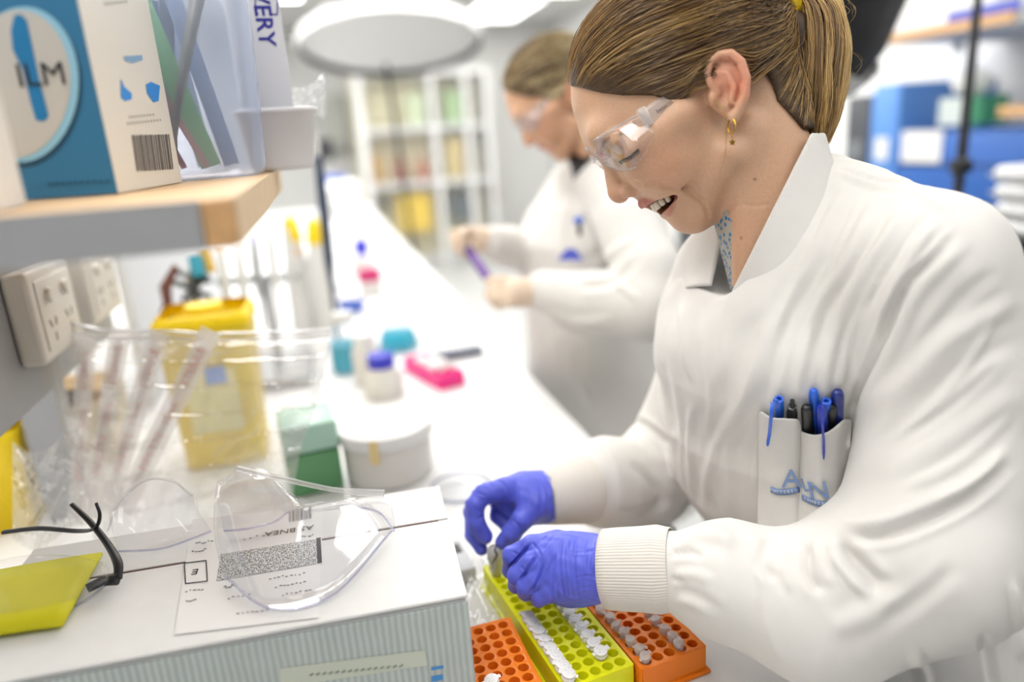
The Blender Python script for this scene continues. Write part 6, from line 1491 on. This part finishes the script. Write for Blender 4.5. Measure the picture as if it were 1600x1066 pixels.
item('reagent_bottle', 'amber bottle at the left of the far cabinet shelf', 'bottle', 584, 236, 597, 276, mat('amber_bottle', '#c89a3c', .4), s1, .18, True)
item('storage_tub', 'bright yellow tub low in the far cabinet', 'tub', 628, 303, 674, 366, mat('tub_yellow', '#f0cc2a', .5), None)
item('storage_box', 'dark box low in the far cabinet, right compartment', 'box', 710, 306, 732, 346, mat('box_slate', '#5a6468', .6), None)
item('reagent_bottle', 'dark bottle low in the far cabinet, left compartment', 'bottle', 590, 303, 602, 332, mat('bottle_dark', '#54543e', .5), None, .1, True)
# noticeboard and red thing on the far wall
t = thing('grey_cupboard', 'pale grey wall cupboard left of the glass cabinet', 'cupboard', (cz(528, 190)[0], 9.449, cz(528, 226)[1])); MB().box((0, 0, .28), (.34, .3, .60)).build('cupboard_body', mat('grey_cupboard', '#c2c4bd', .6), t); MB().box((0, -.16, .28), (.32, .02, .58)).build('door', mat('grey_cupboard', '#c2c4bd', .6), t)
t = thing('fire_extinguisher', 'small red cylinder beyond the blonde worker', 'extinguisher', (ony(773, 300, 9.54)[0], 9.549, ony(773, 312, 9.54)[2])); MB().lathe([(0, 0), (.045, 0), (.05, .01), (.05, .12), (.02, .15), (.02, .18), (0, .18)], (0, 0, 0), 16).build('cylinder', mat('fire_red', '#b0343a', .4), t, True); MB().box((0, 0, .19), (.06, .02, .03)).build('valve', M_dark, t)
MB  # ---- photographic softboxes
M_black = mat('black_fabric', '#141519', .6); M_diff = mat('diffuser_cloth', '#dcdcda', .7)
def softbox(label, c, nrm, rad, ht, pole, group, seg=16, lr=.14):
    t = thing('softbox', label, 'softbox', tuple(c), 0, group); n = Vector(nrm).normalized(); x = Vector((1, 0, 0)); x = (x-n*x.dot(n)).normalized(); y = n.cross(x); R = Matrix((x, y, n)).transposed()
    MB().lathe([(0, -ht), (rad*.25, -ht*.97), (rad*.6, -ht*.72), (rad*.88, -ht*.32), (rad, 0)], (0, 0, 0), seg, R).build('black_dome', M_black, t, True)
    prof = [(rad, -.06), (rad*1.005, 0), (rad*.99, .004)]
    MB().lathe(prof, (0, 0, 0), seg, R).build('white_skirt', M_wcap, t, True)
    MB().lathe([(rad*.985, -.035), (rad*.6, -.028), (0, -.025)], (0, 0, 0), seg, R).build('front_diffuser', M_diff, t, True)
    if pole:
        b = MB(); b.tube([np.array(p)-np.array(c) for p in pole], .014, 10); b.build('stand_pole', M_dark, t, True)
        e = np.array(pole[-1])-np.array(c)
        for k in range(3):
            a = k*2.094+.5; b = MB(); b.tube([e+np.array([0, 0, .45]), e+np.array([lr*math.cos(a), lr*math.sin(a), .015])], .009, 8); b.build('leg', M_dark, t, True)
    return t
c1 = U(612, 74, 4.3); softbox('large round softbox with white front and black back over the bench', c1, (-.03, -.22, -.97), .555, .34, [U(603, 100, 4.32), (U(603, 100, 4.32)[0]+.09, 4.70, 0.02)], 'photo softboxes')
c3 = U(1225, -10, 1.75); softbox('black-backed softbox at the top right behind the ponytail', c3, (-.45, .72, -.53), .30, .30, None, 'photo softboxes')
pb = thing('light_stand', 'thin black light stand behind the worker\'s shoulder', 'stand', (onz(1440, 900, 0)[0]*0+U(1502, 262, 1.75)[0], U(1502, 262, 1.75)[1], 0))
b = MB(); b.tube([(U(1532, -40, 1.75)-np.array(pb.location)), (U(1500, 270, 1.75)-np.array(pb.location)), (0, 0, .02)], [.0105, .0125, .0125], 12); b.build('pole', M_dark, pb, True)
b = MB(); b.tube([(U(1490, 262, 1.74)-np.array(pb.location)), (U(1512, 258, 1.74)-np.array(pb.location))], .020, 12); b.build('clamp_knob', M_dark, pb, True)
for k in range(3):
    a = k*2.094; b = MB(); b.tube([(0, 0, .4), (.22*math.cos(a), .22*math.sin(a), .012)], .008, 8); b.build('leg', M_dark, pb, True)
# ================================================================ bench and instruments on the right
XR = 2.35
def xr(px, py, x=XR): p = onx(px, py, x); return p[1], p[2]
def xbox(px0, py0, px1, py1, x=XR):
    y0, z1 = xr((px0+px1)/2, py0, x); _, z0 = xr((px0+px1)/2, py1, x); ya = xr(px0, (py0+py1)/2, x)[0]; yb = xr(px1, (py0+py1)/2, x)[0]
    return min(ya, yb), max(ya, yb), z0, z1
t = thing('side_bench', 'white side bench along the right wall under the blue instruments', 'bench', (2.74, 2.2, 0)); zb_ = xr(1480, 318)[1]
MB().box((0, 0, zb_-.02), (.70, 5.2, .04)).build('worktop', M_bench, t); MB().box((.03, 0, (zb_-.04)/2), (.60, 5.1, zb_-.04)).build('cabinet_body', mat('dark_cupboard', '#3a3c42', .5), t)
M_ib = mat('instrument_blue', '#2f62b0', .4); M_ib2 = mat('instrument_light_blue', '#5b8fd6', .4)
def inst(name, label, cat, box, m, d=.5, x=XR):
    y0, y1, z0, z1 = box; t = thing(name, label, cat, (x+d/2, (y0+y1)/2, z0)); MB().box((0, 0, (z1-z0)/2), (d, y1-y0, z1-z0), bev=.012).build('housing', m, t, True, 40); return t, (y0+y1)/2, z0
zt_ = zb_+.001
bx = list(xbox(1398, 205, 1640, 312)); bx[2] = zt_; t, yc, z0 = inst('incubator', 'wide blue instrument with a white sheet on its front', 'incubator', bx, M_ib)
y0, y1, za, zb2 = xbox(1410, 204, 1472, 258); MB().box((-.253, (y0+y1)/2-yc, (za+zb2)/2-z0), (.004, y1-y0, zb2-za)).build('paper_sheet', M_paper, t)
y0, y1, za, zb2 = xbox(1398, 255, 1640, 262); MB().box((-.252, (y0+y1)/2-yc, (za+zb2)/2-z0), (.006, y1-y0-.02, .012)).build('panel_gap', mat('seam_blue', '#1d3f78', .5), t)
bx = list(xbox(1358, 132, 1400, 312, 2.35)); bx[2] = zt_; t, yc, z0 = inst('instrument', 'tall light blue instrument column left of the papered one', 'instrument', bx, M_ib2)
y0, y1, za, zb2 = xbox(1368, 215, 1388, 250); MB().box((-.253, (y0+y1)/2-yc, (za+zb2)/2-z0), (.004, y1-y0, zb2-za)).build('white_label', M_paper, t)
bx = list(xbox(1318, 150, 1356, 312)); bx[2] = zt_; t, yc, z0 = inst('instrument', 'grey-black instrument behind the ponytail', 'instrument', bx, mat('charcoal', '#43464c', .5)); MB().box((-.253, 0, .2), (.006, .1, .08)).build('display', mat('grey_display', '#6f7478', .4), t)
bx = list(xbox(1400, 130, 1475, 203, 2.856)); t, yc, z0 = inst('oven', 'blue oven with a dark window behind the wide blue instrument', 'oven', [bx[0], bx[1], zt_, bx[3]], M_ib, .24, 2.856)
y0, y1, za, zb2 = xbox(1408, 146, 1462, 200, 2.852); MB().box((-.122, (y0+y1)/2-yc, (za+zb2)/2-z0), (.006, y1-y0, zb2-za)).build('dark_window', mat('dark_glass', '#20262e', .2), t)
z_in = xr(1500, 205)[1]
for (px0, px1, py0, col, nm) in ((1446, 1482, 172, '#d6e0da', 'pale'), (1484, 1512, 170, '#2f7d5a', 'green')):
    y0, y1, za, zb2 = xbox(px0, py0, px1, 203); t = thing('carton', f'{nm} carton standing on the wide blue instrument', 'box', (XR+.12, (y0+y1)/2, z_in+.02)); MB().box((0, 0, .05), (.12, abs(y1-y0), .10)).build('carton_body', mat('carton_'+nm, col, .6), t); MB().box((0, 0, .1), (.11, abs(y1-y0)*.9, .006)).build('lid', mat('carton_'+nm, col, .6), t)
t = thing('crumpled_wipe', 'crumpled white wipe on top of the pale carton', 'wipe', (XR+.14, xr(1470, 160)[0], z_in+.125)); blob('wipe_body', (0, 0, .05), (.07, .06, .055), M_wcap, t, 5)
# shelf on the right wall
zs = xr(1450, 55)[1]; y_a = xr(1350, 68)[0]; y_b = xr(1600, 25)[0]
def rshelf(label, x, px0, py0, px1, py1, ymin=None):
    ya, z = xr(px0, py0, x); yb, z2 = xr(px1, py1, x); z = (z+z2)/2; ya, yb = max(ya, yb), min(ya, yb) if ymin is None else ymin
    t = thing('wall_shelf', label, 'shelf', (x, (ya+yb)/2, z), 0, 'shelves on the right wall'); MB().box((.37, 0, 0), (.73, ya-yb, .028)).build('board', M_white, t); MB().box((0, 0, 0), (.018, ya-yb, .036)).build('wood_edge', M_wood, t); MB().box((.4, (ya-yb)/2-.1, -.035), (.03, .03, .05)).build('bracket', M_lightgrey, t)
    return z
zsh = rshelf('white shelf with wooden edge high above the blue instruments', 2.35, 1350, 66, 1585, 28)
rshelf('short wooden-edged shelf at the right edge above the blue instruments', 2.35, 1562, 178, 1640, 166)
t = thing('folder', 'white folder with blue spine lying on the high shelf', 'folder', (2.47, xr(1530, 30)[0], zsh+.015), .0); MB().box((0, 0, .02), (.22, .30, .04), bev=.004).build('cover', M_paper, t); MB().box((-.111, 0, .02), (.006, .30, .042)).build('spine', mat('folder_blue', '#4353b8', .5), t)
t = thing('carton', 'long white carton lying on the high shelf', 'box', (2.70, xr(1420, 40)[0]+.1, zsh+.015)); MB().box((0, 0, .08), (.2, .5, .16), bev=.004).build('carton_body', M_card, t); MB().box((0, 0, .162), (.19, .49, .004)).build('lid', M_card, t)
# folded white towels at the right edge
for k in range(4):
    yy, z = xr(1596, 360-k*34, 1.95); t = thing('folded_towel', f'folded white towel in the pile at the right edge, {ORD[k]} from the bottom', 'towel', (2.0, yy, xr(1596, 372, 1.95)[1]+k*.052), .0, 'pile of folded towels'); MB().box((0, 0, .024), (.16, .14, .048), bev=.02, seg=3).build('towel_fold', M_wcap, t, True, 60); MB().box((-.02, 0, .024), (.13, .145, .006)).build('fold_line', M_lightgrey, t)
zc = xr(1596, 372, 1.95)[1]; yy = xr(1596, 360, 1.95)[0]
t = thing('trolley', 'black trolley carrying the pile of folded towels', 'trolley', (2.02, yy, 0)); MB().box((0, 0, zc-.013), (.30, .34, .022)).build('top_tray', M_dark, t); MB().box((0, 0, .35), (.30, .34, .02)).build('lower_tray', M_dark, t)
for sx in (-.14, .14):
    for sy in (-.16, .16): MB().box((sx, sy, zc/2-.012), (.02, .02, zc-.026)).build('leg', M_dark, t)
